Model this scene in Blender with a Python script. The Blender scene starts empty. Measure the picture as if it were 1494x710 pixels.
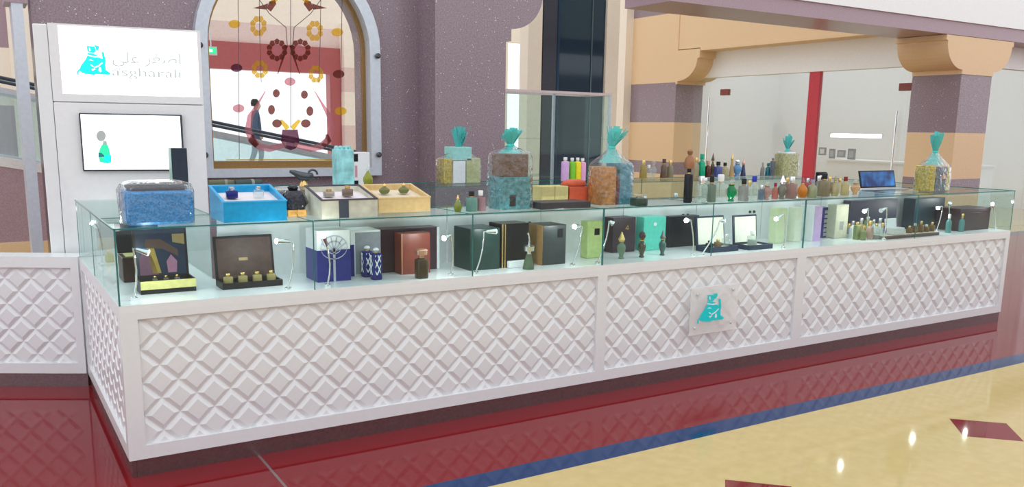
import bpy, bmesh, math, random
from mathutils import Vector, Matrix
random.seed(7)
SC = bpy.context.scene
COL = SC.collection

# ------------------------------------------------------------------ camera
F, CY, PITCH, ROLL, YAW = 1261.2, 425.58, .1866, .016, .555
CAM = Vector((-.4653, -3.8634, 1.52))
fw = Vector((math.sin(YAW)*math.cos(PITCH), math.cos(YAW)*math.cos(PITCH), -math.sin(PITCH)))
_r = Vector((math.cos(YAW), -math.sin(YAW), 0)); _u = _r.cross(fw)
rt = _r*math.cos(ROLL) + _u*math.sin(ROLL)
up = _u*math.cos(ROLL) - _r*math.sin(ROLL)
cd = bpy.data.cameras.new('camera'); cam = bpy.data.objects.new('camera', cd); COL.objects.link(cam)
cd.sensor_fit = 'HORIZONTAL'; cd.sensor_width = 36; cd.lens = F/1494*36
cd.shift_y = (CY-355)/1494; cd.clip_start = .05; cd.clip_end = 200
M = Matrix((rt, up, -fw)).transposed().to_4x4(); M.translation = CAM
cam.matrix_world = M
SC.camera = cam
# ------------------------------------------------------------------ world, light, exposure
w = bpy.data.worlds.new('world'); SC.world = w; w.use_nodes = True
bg = w.node_tree.nodes['Background']
bg.inputs[0].default_value = (.94, .965, 1.0, 1); bg.inputs[1].default_value = 1.1
SC.view_settings.view_transform = 'Standard'; SC.view_settings.look = 'None'
SC.cycles.transparent_max_bounces = 40
SC.view_settings.exposure = .38; SC.view_settings.gamma = 1; SC.view_settings.use_curve_mapping = False

# photo pixel -> point on a plane
def ray(x, y): return fw + rt*((x-747)/F) - up*((y-CY)/F)
def onz(x, y, z): d = ray(x, y); return CAM + d*((z-CAM.z)/d.z)
def ony(x, y, Y): d = ray(x, y); return CAM + d*((Y-CAM.y)/d.y)
def onx(x, y, X): d = ray(x, y); return CAM + d*((X-CAM.x)/d.x)
def onp(x, y, P, n): d = ray(x, y); return CAM + d*((P-CAM).dot(n)/d.dot(n))
def mpp(P): return (Vector(P)-CAM).dot(fw)/F      # metres per photo pixel there

# ------------------------------------------------------------------ materials
MATS = {}
def node_mat(name):
    m = bpy.data.materials.new(name); m.use_nodes = True
    return m, m.node_tree.nodes, m.node_tree.links
def mat(name, col, rough=.5, metal=0, var=.06, scale=30, emit=None, es=0, bump=0, spec=.5, alpha=1):
    if name in MATS: return MATS[name]
    m, N, L = node_mat(name); b = N['Principled BSDF']
    b.inputs['Roughness'].default_value = rough; b.inputs['Metallic'].default_value = metal
    b.inputs['Specular IOR Level'].default_value = spec
    tc = N.new('ShaderNodeTexCoord'); nz = N.new('ShaderNodeTexNoise'); nz.inputs['Scale'].default_value = scale
    nz.inputs['Detail'].default_value = 3
    L.new(tc.outputs['Object'], nz.inputs['Vector'])
    rp = N.new('ShaderNodeValToRGB')
    c = Vector(col[:3])
    rp.color_ramp.elements[0].position = .3; rp.color_ramp.elements[1].position = .7
    rp.color_ramp.elements[0].color = (*[max(0, v*(1-var)) for v in c], 1)
    rp.color_ramp.elements[1].color = (*[min(1, v*(1+var)) for v in c], 1)
    L.new(nz.outputs['Fac'], rp.inputs['Fac']); L.new(rp.outputs['Color'], b.inputs['Base Color'])
    if bump:
        bp = N.new('ShaderNodeBump'); bp.inputs['Strength'].default_value = bump; bp.inputs['Distance'].default_value = .01
        L.new(nz.outputs['Fac'], bp.inputs['Height']); L.new(bp.outputs['Normal'], b.inputs['Normal'])
    if emit:
        b.inputs['Emission Color'].default_value = (*emit, 1); b.inputs['Emission Strength'].default_value = es
    MATS[name] = m
    return m
def granite(name, base, speck, scale=160, amount=.34, rough=.25, fleck=None):
    m, N, L = node_mat(name); b = N['Principled BSDF']; b.inputs['Roughness'].default_value = rough
    tc = N.new('ShaderNodeTexCoord')
    nz = N.new('ShaderNodeTexNoise'); nz.inputs['Scale'].default_value = scale; nz.inputs['Detail'].default_value = 5
    L.new(tc.outputs['Object'], nz.inputs['Vector'])
    rp = N.new('ShaderNodeValToRGB'); rp.color_ramp.elements[0].position = .5-amount/2; rp.color_ramp.elements[1].position = .5+amount/2
    rp.color_ramp.elements[0].color = (*base, 1); rp.color_ramp.elements[1].color = (*speck, 1)
    L.new(nz.outputs['Fac'], rp.inputs['Fac'])
    out = rp.outputs['Color']
    if fleck:
        vo = N.new('ShaderNodeTexVoronoi'); vo.inputs['Scale'].default_value = fleck
        L.new(tc.outputs['Object'], vo.inputs['Vector'])
        lt = N.new('ShaderNodeMath'); lt.operation = 'LESS_THAN'; lt.inputs[1].default_value = .16
        L.new(vo.outputs['Distance'], lt.inputs[0])
        n2 = N.new('ShaderNodeTexNoise'); n2.inputs['Scale'].default_value = fleck*.4; L.new(tc.outputs['Object'], n2.inputs['Vector'])
        gt = N.new('ShaderNodeMath'); gt.operation = 'GREATER_THAN'; gt.inputs[1].default_value = .58; L.new(n2.outputs['Fac'], gt.inputs[0])
        mu = N.new('ShaderNodeMath'); mu.operation = 'MULTIPLY'; L.new(lt.outputs[0], mu.inputs[0]); L.new(gt.outputs[0], mu.inputs[1])
        mx = N.new('ShaderNodeMix'); mx.data_type = 'RGBA'
        L.new(mu.outputs[0], mx.inputs[0]); L.new(out, mx.inputs[6]); mx.inputs[7].default_value = (.95, .88, .9, 1)
        out = mx.outputs[2]
    L.new(out, b.inputs['Base Color'])
    MATS[name] = m
    return m
def glassy(name, tint, gloss=1.0, diffuse=0, dcol=None, rough=.02, bump=0, bscale=30, ior=1.45):
    # thin clear sheet or vessel: tinted see-through + fresnel gloss (+ some body colour)
    if name in MATS: return MATS[name]
    m, N, L = node_mat(name)
    N.remove(N['Principled BSDF']); out = N['Material Output']
    tr = N.new('ShaderNodeBsdfTransparent')
    tc = N.new('ShaderNodeTexCoord'); nz = N.new('ShaderNodeTexNoise'); nz.inputs['Scale'].default_value = bscale
    L.new(tc.outputs['Object'], nz.inputs['Vector'])
    rp = N.new('ShaderNodeValToRGB')
    rp.color_ramp.elements[0].color = (*[v*.97 for v in tint], 1); rp.color_ramp.elements[1].color = (*[min(1, v*1.02) for v in tint], 1)
    L.new(nz.outputs['Fac'], rp.inputs['Fac']); L.new(rp.outputs['Color'], tr.inputs[0])
    gl = N.new('ShaderNodeBsdfGlossy'); gl.inputs['Roughness'].default_value = rough
    fr = N.new('ShaderNodeFresnel')
    ge_ = N.new('ShaderNodeNewGeometry'); ma = N.new('ShaderNodeMath'); ma.operation = 'MULTIPLY_ADD'   # same reflectance from either side of the sheet
    ma.inputs[1].default_value = 1/ior-ior; ma.inputs[2].default_value = ior
    L.new(ge_.outputs['Backfacing'], ma.inputs[0]); L.new(ma.outputs[0], fr.inputs[0])
    base = tr.outputs[0]
    if diffuse:
        df = N.new('ShaderNodeBsdfDiffuse'); df.inputs[0].default_value = (*(dcol or tint), 1)
        mx = N.new('ShaderNodeMixShader'); mx.inputs[0].default_value = diffuse
        L.new(base, mx.inputs[1]); L.new(df.outputs[0], mx.inputs[2]); base = mx.outputs[0]
    mu = N.new('ShaderNodeMath'); mu.operation = 'MULTIPLY'; mu.inputs[1].default_value = gloss; mu.use_clamp = True
    L.new(fr.outputs[0], mu.inputs[0])
    ms = N.new('ShaderNodeMixShader'); L.new(mu.outputs[0], ms.inputs[0]); L.new(base, ms.inputs[1]); L.new(gl.outputs[0], ms.inputs[2])
    if bump:
        bp = N.new('ShaderNodeBump'); bp.inputs['Strength'].default_value = bump; bp.inputs['Distance'].default_value = .02
        L.new(nz.outputs['Fac'], bp.inputs['Height'])
        L.new(bp.outputs['Normal'], gl.inputs['Normal']); L.new(bp.outputs['Normal'], fr.inputs['Normal'])
    L.new(ms.outputs[0], out.inputs[0])
    MATS[name] = m
    return m
def emis(name, col, s):
    if name in MATS: return MATS[name]
    m, N, L = node_mat(name); b = N['Principled BSDF']
    b.inputs['Base Color'].default_value = (*col, 1); b.inputs['Emission Color'].default_value = (*col, 1)
    b.inputs['Emission Strength'].default_value = s; b.inputs['Roughness'].default_value = .3
    MATS[name] = m
    return m

WHITE = mat('white_lacquer', (.78, .79, .81), .22, var=.015)
DECK = mat('white_deck', (.80, .815, .825), .2, var=.015)
KICK = mat('brushed_steel', (.27, .21, .22), .28, .9, var=.1, scale=60)
CHROME = mat('chrome', (.82, .83, .85), .12, 1)
STEEL = mat('satin_steel', (.60, .65, .72), .35, .35, var=.05)
GLASS = glassy('showcase_glass', (.925, .985, .972), .5)
EDGE = mat('glass_edge', (.03, .17, .16), .15, var=.1)
SHOPGLASS = glassy('shopfront_glass', (.96, .985, .985), .7, diffuse=.06, dcol=(.95, .97, .98))
CELLO = glassy('cellophane', (.95, .98, .99), 2.0, diffuse=.02, dcol=(.8, .9, .92), rough=.05, bump=1.0, bscale=28)
CELLO_T = glassy('turquoise_cellophane', (.55, .92, .90), 1.2, diffuse=.5, dcol=(.16, .70, .68), rough=.12, bump=1.0, bscale=40)
PURPLE = granite('purple_granite', (.20, .145, .17), (.36, .275, .31), 70, .5, .22, fleck=42)
LILAC = granite('lilac_granite', (.30, .20, .25), (.46, .33, .37), 90, .5, .3)
CREAM = granite('cream_plaster', (.72, .50, .29), (.80, .58, .36), 60, .6, .55)
PALE = granite('pale_plaster', (.84, .74, .62), (.90, .80, .68), 40, .6, .55)
BROWN = granite('tan_trim', (.42, .22, .15), (.52, .29, .20), 50, .6, .5)
REDFRAME = mat('red_frame', (.40, .09, .09), .45)
REDPOST = mat('red_post', (.55, .03, .05), .4)
SHOPWHITE = mat('shop_white', (.86, .865, .875), .5, var=.02)
FRED = granite('red_granite_floor', (.15, .006, .009), (.23, .015, .02), 220, .5, .05)
FBLUE = granite('blue_granite_floor', (.004, .02, .085), (.012, .05, .16), 220, .5, .06)
FCREAM = granite('cream_granite_floor', (.49, .365, .15), (.58, .455, .215), 14, .8, .06)
for _m in (FRED, FBLUE, FCREAM): _m.node_tree.nodes['Principled BSDF'].inputs['Specular IOR Level'].default_value = .13
def solid(name, c, rough=.4, metal=0, var=.08, scale=40): return mat(name, c, rough, metal, var, scale, spec=.28)
def gcol(name, c, d=.35): return glassy(name, tuple(min(1, .14+.86*v) for v in c), 1.2, diffuse=d*1.1, dcol=tuple(v*.85 for v in c), rough=.03)
GOLD = solid('gold', (.75, .52, .2), .25, .9); COPPER = solid('copper', (.72, .42, .33), .25, .8)
SILVER = solid('silver', (.8, .8, .82), .18, .95); BLACK = solid('black_plastic', (.012, .013, .016), .3)
NAVYC = solid('navy_card', (.02, .035, .07), .35); CLEAR = glassy('clear_glass', (.90, .95, .94), 1.4, diffuse=.12, dcol=(.8, .85, .82))

# ------------------------------------------------------------------ mesh helpers
class MB:
    def __init__(s): s.v = []; s.f = []
    def add(s, vs, fs):
        o = len(s.v); s.v += [tuple(v) for v in vs]; s.f += [tuple(i+o for i in f) for f in fs]; return s
    def box(s, x0, x1, y0, y1, z0, z1):
        return s.add([(x0,y0,z0),(x1,y0,z0),(x1,y1,z0),(x0,y1,z0),(x0,y0,z1),(x1,y0,z1),(x1,y1,z1),(x0,y1,z1)],
                     [(3,2,1,0),(4,5,6,7),(0,1,5,4),(1,2,6,5),(2,3,7,6),(3,0,4,7)])
    def bevbox(s, x0, x1, y0, y1, z0, z1, b=.004):
        b = min(b, (x1-x0)*.4, (y1-y0)*.4, (z1-z0)*.4)
        P = lambda i: [(x0+i,y0+b+0*i),(x0+b,y0+i),(x1-b,y0+i),(x1-i,y0+b),(x1-i,y1-b),(x1-b,y1-i),(x0+b,y1-i),(x0+i,y1-b)]
        rings = []
        def ring(ins, z):
            q = [(x0+ins,y0+max(b,ins)),(x0+max(b,ins),y0+ins),(x1-max(b,ins),y0+ins),(x1-ins,y0+max(b,ins)),
                 (x1-ins,y1-max(b,ins)),(x1-max(b,ins),y1-ins),(x0+max(b,ins),y1-ins),(x0+ins,y1-max(b,ins))]
            return [(a, c, z) for a, c in q]
        R = [ring(b*.9, z0), ring(0, z0+b), ring(0, z1-b), ring(b*.9, z1)]
        vs = sum(R, []); fs = [tuple(reversed(range(8))), tuple(range(24, 32))]
        for k in range(3):
            for i in range(8):
                j = (i+1) % 8; fs.append((k*8+i, k*8+j, (k+1)*8+j, (k+1)*8+i))
        return s.add(vs, fs)
    def prism(s, poly, axis, a, b):
        # poly of 2D points; axis 'y': poly in XZ, 'x': poly in YZ, 'z': poly in XY
        def P(p, t): return {'y': (p[0], t, p[1]), 'x': (t, p[0], p[1]), 'z': (p[0], p[1], t)}[axis]
        n = len(poly)
        return s.add([P(p, a) for p in poly]+[P(p, b) for p in poly],
                     [tuple(range(n)), tuple(reversed(range(n, 2*n)))]+[((i+1) % n, i, n+i, n+(i+1) % n) for i in range(n)])
    def loft(s, prof, seg=16, cx=0, cy=0, cap=True, wob=0, rnd=None):
        # prof rows: z, rx, ry, exponent (2 round .. 8 square)
        vs = []
        for r in prof:
            z, rx, ry, e = (list(r)+[None, 2])[:4] if len(r) < 4 else r
            ry = rx if ry is None else ry
            for i in range(seg):
                t = 2*math.pi*(i+.5)/seg; c, q = math.cos(t), math.sin(t)
                k = (abs(c)**e+abs(q)**e)**(-1/e)
                if wob: k *= 1+wob*(rnd.random()-.5)*2
                vs.append((cx+rx*k*c, cy+ry*k*q, z))
        fs = []
        for a in range(len(prof)-1):
            for i in range(seg):
                j = (i+1) % seg; fs.append((a*seg+i, a*seg+j, (a+1)*seg+j, (a+1)*seg+i))
        if cap: fs += [tuple(reversed(range(seg))), tuple(range((len(prof)-1)*seg, len(prof)*seg))]
        return s.add(vs, fs)
    def tube(s, pts, r, seg=8):
        pts = [Vector(p) for p in pts]; n = len(pts); R = r if isinstance(r, (list, tuple)) else [r]*n
        vs = []
        for i, p in enumerate(pts):
            d = (pts[min(i+1, n-1)]-pts[max(i-1, 0)]).normalized()
            a = d.orthogonal().normalized() if i == 0 else (A-d*A.dot(d)).normalized()
            A = a; b = d.cross(a)
            for k in range(seg):
                t = 2*math.pi*k/seg; vs.append(p+(a*math.cos(t)+b*math.sin(t))*R[i])
        fs = [tuple(reversed(range(seg))), tuple(range((n-1)*seg, n*seg))]
        for i in range(n-1):
            for k in range(seg):
                j = (k+1) % seg; fs.append((i*seg+k, i*seg+j, (i+1)*seg+j, (i+1)*seg+k))
        return s.add(vs, fs)
    def mesh(s, name, m, smooth=False):
        me = bpy.data.meshes.new(name); me.from_pydata(s.v, [], s.f)
        bm = bmesh.new(); bm.from_mesh(me); bmesh.ops.recalc_face_normals(bm, faces=bm.faces); bm.to_mesh(me); bm.free()
        me.materials.append(m)
        if smooth:
            me.polygons.foreach_set('use_smooth', [True]*len(me.polygons))
            try: me.set_sharp_from_angle(angle=math.radians(50))
            except Exception: pass
        return me
    def build(s, name, m, parent=None, smooth=False):
        return link(name, s.mesh(name, m, smooth), parent)
def link(name, me, parent=None):
    o = bpy.data.objects.new(name, me); COL.objects.link(o)
    if parent is not None: o.parent = parent
    return o
def tag(o, label, cat, group=None):
    o['label'] = label; o['category'] = cat
    if group: o['group'] = group
    return o
def thing(name, label, cat, loc=(0, 0, 0), rz=0, group=None):
    o = bpy.data.objects.new(name, None); COL.objects.link(o); o.empty_display_size = .05
    o.location = loc; o.rotation_euler = (0, 0, rz)
    return tag(o, label, cat, group)
def structure(o): o['kind'] = 'structure'; return o
def sempty(name):
    o = bpy.data.objects.new(name, None); COL.objects.link(o); return structure(o)
def text_mesh(body, size, m, name, parent, extrude=.0005, align='CENTER'):
    c = bpy.data.curves.new(name, 'FONT'); c.body = body; c.size = size; c.extrude = extrude; c.align_x = align
    t = bpy.data.objects.new(name, c); COL.objects.link(t)
    dg = bpy.context.evaluated_depsgraph_get()
    me = bpy.data.meshes.new_from_object(t.evaluated_get(dg)); bpy.data.objects.remove(t)
    me.materials.clear(); me.materials.append(m)
    o = link(name, me, parent); o.rotation_euler = (math.pi/2, 0, 0)
    return o

# ================================================================== SETTING
# ---- floor
fl = sempty('floor')
MB().box(-8, 26, -.69, 3.5, -.04, 0).build('red_field', FRED, fl)
MB().box(-8, 26, -.832, -.69, -.04, 0).build('blue_band', FBLUE, fl)
MB().box(-8, 26, 3.5, 3.78, -.04, 0).build('blue_band', FBLUE, fl)
MB().box(-8, 26, -9, -.832, -.04, 0).build('cream_field', FCREAM, fl)
MB().box(-8, 26, 3.78, 22, -.04, 0).build('cream_field', FCREAM, fl)
h = .2
inl = MB().prism([(0, -h), (h, 0), (0, h), (-h, 0)], 'z', -.02, .0006).mesh('inlay_tile', FRED)
for cx in (-1.13, .565, 2.265, 3.96, 5.66, 7.36):
    o = link('inlay_tile', inl, fl); o.location = (cx, -1.485, 0)
MB().box(.549, .561, -.69, .02, -.02, .0004).build('joint_strip', solid('grey_joint', (.25, .2, .2), .3, .5), fl)

wo = sempty('wall_front')
for z0, z1, m in ((0, .7, LILAC), (.7, 2.9, SHOPWHITE), (2.9, 3.6, LILAC)): MB().box(-9, 26, -10.3, -10, z0, z1).build('band', m, wo)
# ---- purple wall with the arched window behind the kiosk
WY, WT = 4.185, .32
wx0, wx1, wz0, arcz = 1.334, 2.838, 1.12, 2.22
wc, wr = (wx0+wx1)/2, (wx1-wx0)/2
def archpts(r, z0, n=24, c=wc):
    return [(c+r, z0)]+[(c+r*math.cos(math.pi*i/n), arcz+r*math.sin(math.pi*i/n)) for i in range(n+1)]+[(c-r, z0)]
ap = archpts(wr, wz0)
outer = [(.02, 0), (3.38, 0), (3.38, 5.2), (.02, 5.2)]
wall = MB()
wall.box(.02, wx0, WY, WY+WT, 0, 5.2); wall.box(wx1, 3.38, WY, WY+WT, 0, 5.2); wall.box(wx0, wx1, WY, WY+WT, 0, wz0)
arc = ap[1:-1]
for i in range(len(arc)-1):
    (xa, za), (xb, zb) = arc[i], arc[i+1]
    wall.prism([(xa, za), (xb, zb), (xb, 5.2), (xa, 5.2)], 'y', WY, WY+WT)
structure(wall.build('wall_back', PURPLE))
win = sempty('window_1')
def arch_ring(r0, r1, y0, y1, z0, z1):
    b = MB(); A, B = archpts(r0, z0), archpts(r1, z1)
    for i in range(len(A)-1): b.prism([A[i], A[i+1], B[i+1], B[i]], 'y', y0, y1)
    b.prism([A[-1], A[0], B[0], B[-1]], 'y', y0, y1)
    return b
arch_ring(wr-.005, wr+.10, WY-.10, WY+.10, wz0+.005, wz0-.07).build('window_trim', STEEL, win)
arch_ring(wr-.04, wr-.005, WY+.02, WY+.06, wz0+.07, wz0+.005).build('bronze_frame', solid('bronze', (.33, .19, .07), .35, .6), win)
MB().prism(archpts(wr-.04, wz0+.07), 'y', WY+.036, WY+.042).build('pane', glassy('window_glass', (.98, .985, .985), .35), win)
for zz in (1.25, 2.18):
    for sx in (-1, 1):
        o = MB().loft([(0, .022), (.03, .026), (.045, .012)], 12).build('clamp_bolt', solid('dark_bolt', (.1, .1, .11), .3, .5), win)
        o.rotation_euler = (math.pi/2, 0, 0); o.location = (wc+sx*(wr+.065), WY-.098, zz)
# stained-glass ornament on the pane
GY = WY+.034
sg = {k: glassy('stained_'+k, tuple(min(1, .28+.8*v) for v in c),   .5, diffuse=.26, dcol=c) for k, c in
      {'yellow': (.85, .62, .06), 'brown': (.30, .07, .05), 'plum': (.22, .05, .12), 'pink': (.72, .38, .42), 'amber': (.78, .55, .08)}.items()}
lead = solid('lead_line', (.10, .07, .07), .5)
def sgp(px, py): p = ony(px, py, GY); return (p.x, p.z)
def sg_poly(pts, m, name='stained_piece'):
    MB().prism([sgp(*p) for p in pts], 'y', GY-.004, GY).build(name, m, win)
def sg_ell(cx, cy, rx, ry, m, n=16): sg_poly([(cx+rx*math.cos(2*math.pi*i/n), cy+ry*math.sin(2*math.pi*i/n)) for i in range(n)], m)
def sg_ring(cx, cy, rx, ry, k, m, n=8):
    # a ring of petals
    for i in range(n):
        t0, t1 = 2*math.pi*(i+.04)/n, 2*math.pi*(i+.96)/n; tm = (t0+t1)/2
        e = lambda t, q: (cx+rx*q*math.cos(t), cy+ry*q*math.sin(t))
        sg_poly([e(t0, k), e(t0, .93), e(tm, 1.06), e(t1, .93), e(t1, k), e(tm, k*.94)], m)
def sg_line(pts, wpx, m):
    b = MB(); P = [Vector((*sgp(*p), 0)) for p in pts]
    W = wpx if isinstance(wpx, (list, tuple)) else [wpx]*len(P)
    s = mpp(ony(420, 120, GY))
    L, R = [], []
    for i, p in enumerate(P):
        d = (P[min(i+1, len(P)-1)]-P[max(i-1, 0)]).normalized(); n = Vector((-d.y, d.x, 0))*W[i]*s/2
        L.append(p+n); R.append(p-n)
    for i in range(len(P)-1):
        b.prism([(L[i].x, L[i].y), (L[i+1].x, L[i+1].y), (R[i+1].x, R[i+1].y), (R[i].x, R[i].y)], 'y', GY-.005, GY-.001)
    b.build('stained_band', m, win)
for a in ((377, 38, 12, 15), (459, 45, 12, 15), (379, 101, 12, 13), (461, 108, 11, 13)): sg_ring(*a, .45, sg['amber'])
for cx, cy, m in ((342, 35, 'yellow'), (492, 47, 'yellow'), (345, 99, 'plum'), (494, 108, 'brown'), (348, 158, 'pink'), (497, 162, 'yellow')): sg_ell(cx, cy, 8.5, 6, sg[m])
for cx, cy, rx, ry, m in ((423, 119, 8, 6, 'pink'), (403, 136, 5, 6, 'brown'), (444, 138, 5, 6, 'brown'), (396, 160, 5, 7, 'brown'), (452, 162, 5, 7, 'brown'),
                          (404, 180, 7, 6, 'brown'), (446, 180, 7, 6, 'brown')): sg_ell(cx, cy, rx, ry, sg[m])
for sx, cx in ((-1, 404), (1, 438)):
    sg_ring(cx, 73, 15, 16, .55, sg['brown'], 10); sg_ell(cx+sx*-2, 73, 7, 8, sg['pink'])
    sg_line([(421-sx*-3, 66), (421+sx*8, 84), (421+sx*16, 108)], [4, 3, 1], sg['brown'])
for sx in (-1, 1):
    X = lambda d: 423+sx*d
    sg_poly([(X(22), 0), (X(30), 2), (X(34), 12), (X(28), 17), (X(20), 6)], sg['brown'])
    sg_poly([(X(32), 5), (X(54), 12), (X(34), 14)], sg['brown'])
    sg_poly([(X(6), -14), (X(24), -3), (X(30), 4), (X(26), 8), (X(14), -4)], sg['yellow'])
    sg_line([(X(36), 133), (X(46), 150), (X(58), 170), (X(61), 190), (X(55), 205), (X(44), 214), (X(30), 217), (X(14), 213), (X(6), 210)], [1, 3, 8, 10, 11, 10, 9, 8, 6], sg['pink'])
    sg_line([(X(54), 196), (X(56), 204), (X(48), 213)], [4, 10, 8], sg['brown'])
    sg_poly([(X(1), 186), (X(6), 190), (X(16), 176), (X(12), 174), (X(3), 182)], sg['yellow'])
    sg_line([(X(52+18*0.4), -20), (X(30), 20), (X(6), 40), (X(4), 66)], .9, lead)
    sg_line([(X(45), -10), (X(44), 60), (X(42), 120)], .7, lead)
    sg_line([(X(76), -10), (X(75), 60), (X(74), 232)], .7, lead)
sg_poly([(412, 189), (434, 189), (437, 206), (432, 216), (424, 219), (416, 216), (410, 206)], sg['plum'])
sg_line([(424, -14), (424, 60), (424, 186)], .8, lead)
sg_line([(330, 233), (420, 232.5), (500, 232.5)], 1.4, sg['amber'])

# ---- pillars
def pillar(name, label, x0, y0, bands, cap, capm):
    t = sempty(name); t['label'] = label
    for z0, z1, m in bands: MB().box(x0, x0+.79, y0, y0+.79, z0, z1).build('cladding_band', m, t)
    if cap:
        z0, z1 = cap; e = .43; n = 10; hgt = z1-z0; c = x0+.395
        def side(s): return [(c+s*(.40+e*math.sin(i/n*math.pi/2)), z0+.06+(hgt-.14)*(1-math.cos(i/n*math.pi/2))) for i in range(n+1)]
        P = [(c-.40, z0), (c+.40, z0)]+side(1)+[(c+.87, z1-.07), (c+.87, z1), (c-.87, z1), (c-.87, z1-.07)]+list(reversed(side(-1)))
        MB().prism(P, 'y', y0-.012, y0+.80).build('capital', capm, t)
    return t
pillar('pillar_front', 'cream and purple banded pillar with rounded capital before the shop', 12.0, 3.808, [(0, .64, CREAM), (.64, .875, PURPLE), (.875, 1.56, CREAM), (1.56, 2.41, PURPLE)], (2.41, 2.94), CREAM)
pc = pillar('pillar_window', 'purple granite pillar beside the arched window', 3.38, 3.80, [(0, 2.38, PURPLE)], None, PURPLE)
n = 10
P = [(3.38, 2.38), (4.23, 2.38), (4.23, 2.5)]+[(4.23+.37*math.sin(i/n*math.pi/2), 2.5+.36*(1-math.cos(i/n*math.pi/2))) for i in range(n+1)]+[(4.6, 5.2), (3.38, 5.2)]
MB().prism(P, 'y', 3.80, 4.60).build('capital', PURPLE, pc)
for o in (pc,): o.name = 'pillar_window'
pa = sempty('pillar_rear')
for z0, z1, m in [(0, .62, CREAM), (.62, .88, PURPLE), (.88, 1.70, CREAM), (1.70, 2.51, PURPLE), (2.51, 3.9, CREAM), (3.9, 5.2, PURPLE)]:
    MB().box(12.0, 12.75, 9.95, 11.75, z0, z1).build('cladding_band', m, pa)
e, z0, z1 = .55, 2.47, 3.14
P = [(9.95, z0), (9.90, z0), (9.90, z0+.06)]+[(9.90-e*math.sin(i/n*math.pi/2), z0+.06+.42*(1-math.cos(i/n*math.pi/2))) for i in range(n+1)]+[(9.90-e-.06, z0+.5), (9.90-e-.06, z1), (9.95, z1)]
MB().prism(P, 'x', 11.98, 12.77).build('corbel', CREAM, pa)
MB().box(11.8, 12.0, 11.4, 11.95, 0, 5.2).build('side_trim', PALE, pa)
# beam along the shop fronts and the bulkhead over the pillar row
bm_ = sempty('trim_1')
MB().box(12.02, 12.7, 3.81, 9.95, 3.16, 3.92).build('beam', CREAM, bm_)
MB().box(12.0, 12.72, 4.6, 9.3, 3.10, 3.16).build('beam_edge', CREAM, bm_)
bh = sempty('trim_2')
MB().box(6.3, 30, 3.79, 4.6, 2.945, 3.13).build('granite_band', LILAC, bh)
MB().box(6.3, 30, 3.76, 4.6, 3.13, 5.2).build('fascia', SHOPWHITE, bh)

# ---- shop front to the right
sh = sempty('wall_right')
MB().box(12.42, 12.6, 4.6, 9.95, 2.6, 5.2).build('header', SHOPWHITE, sh)
MB().box(12.8, 30, 4.25, 4.4, 2.6, 2.945).build('header', SHOPWHITE, sh)
MB().box(18.5, 18.7, 6, 14, 0, 5.2).build('shop_back', SHOPWHITE, sh)
MB().box(18.5, 32, 8.5, 8.7, 0, 5.2).build('shop_rear', SHOPWHITE, sh)
MB().box(12.6, 18.5, 13, 13.2, 0, 5.2).build('shop_side', SHOPWHITE, sh)
wn = sempty('window_2')
cuts = [4.6, 5.0, 6.69, 8.2, 9.9]
for a, b in zip(cuts, cuts[1:]): MB().box(12.46, 12.472, a+.006, b-.006, 0, 2.6).build('pane', SHOPGLASS, wn)
for a, b in ((12.8, 15), (15, 18), (18, 22), (22, 26)): MB().box(a+.006, b-.006, 4.3, 4.312, 0, 2.6).build('pane', SHOPGLASS, wn)
MB().bevbox(12.86, 13.1, 4.27, 4.34, 2.2, 2.32).build('glass_clamp', solid('brown_clamp', (.25, .07, .06), .4), wn)
MB().box(12.42, 12.5, 6.69, 6.92, 0, 2.6).build('red_post', REDPOST, wn)
for yy, zz in ((5.0, 2.28), (9.0, 2.3)):
    MB().bevbox(12.43, 12.5, yy-.1, yy+.12, zz-.06, zz+.06).build('glass_clamp', solid('brown_clamp', (.25, .07, .06), .4), wn)
MB().tube([(12.41, 5.1, .9), (12.41, 5.1, 1.9)], .018).build('door_handle', CHROME, wn)
MB().tube([(12.41, 9.4, .9), (12.41, 9.4, 2.2)], .018).build('door_handle', CHROME, wn)

# ---- far hall seen through the arched window and past the pillar
FY = 18.0
def fx(px, py): return ony(px, py, FY)
wf = sempty('wall_far')
a0, a1 = fx(285, 105).x, fx(480, 105).x
zt = fx(400, 104).z; zr = fx(400, 65).z; zl = fx(400, 36).z
b1 = fx(496, 100).x
MB().box(a0, b1, FY-.05, FY+.25, zt, zr).build('lintel', REDFRAME, wf)
MB().box(a1, b1, FY-.05, FY+.25, 0, zt).build('jamb', REDFRAME, wf)
MB().box(a0-4.2, b1, FY, FY+.25, zr, zl).build('band', mat('pink_band', (.72, .55, .50), .5), wf)
MB().box(a0-4.2, b1+3, FY, FY+.25, zl, 9).build('upper_wall', PALE, wf)
q0, q1 = b1, fx(760, 100).x
for ya, yb, m in ((215, 250, CREAM), (183, 215, mat('pink_band', (.72, .55, .50), .5)), (135, 183, PALE), (100, 135, mat('pink_band', (.72, .55, .50), .5)), (36, 100, PALE)):
    MB().box(q0, fx(545, 100).x, FY-.3, FY+.25, fx(515, yb).z, fx(515, ya).z).build('band', m, wf)
MB().box(fx(545, 100).x, fx(741, 100).x, FY, FY+.25, 0, 9).build('wall_panel', PALE, wf)
MB().box(fx(733, 100).x, 30, FY, FY+.25, fx(752, 62).z, 9).build('wall_panel', PALE, wf)
MB().box(fx(770, 100).x, 30, FY, FY+.25, 0, fx(752, 62).z).build('wall_panel', PALE, wf)
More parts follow.
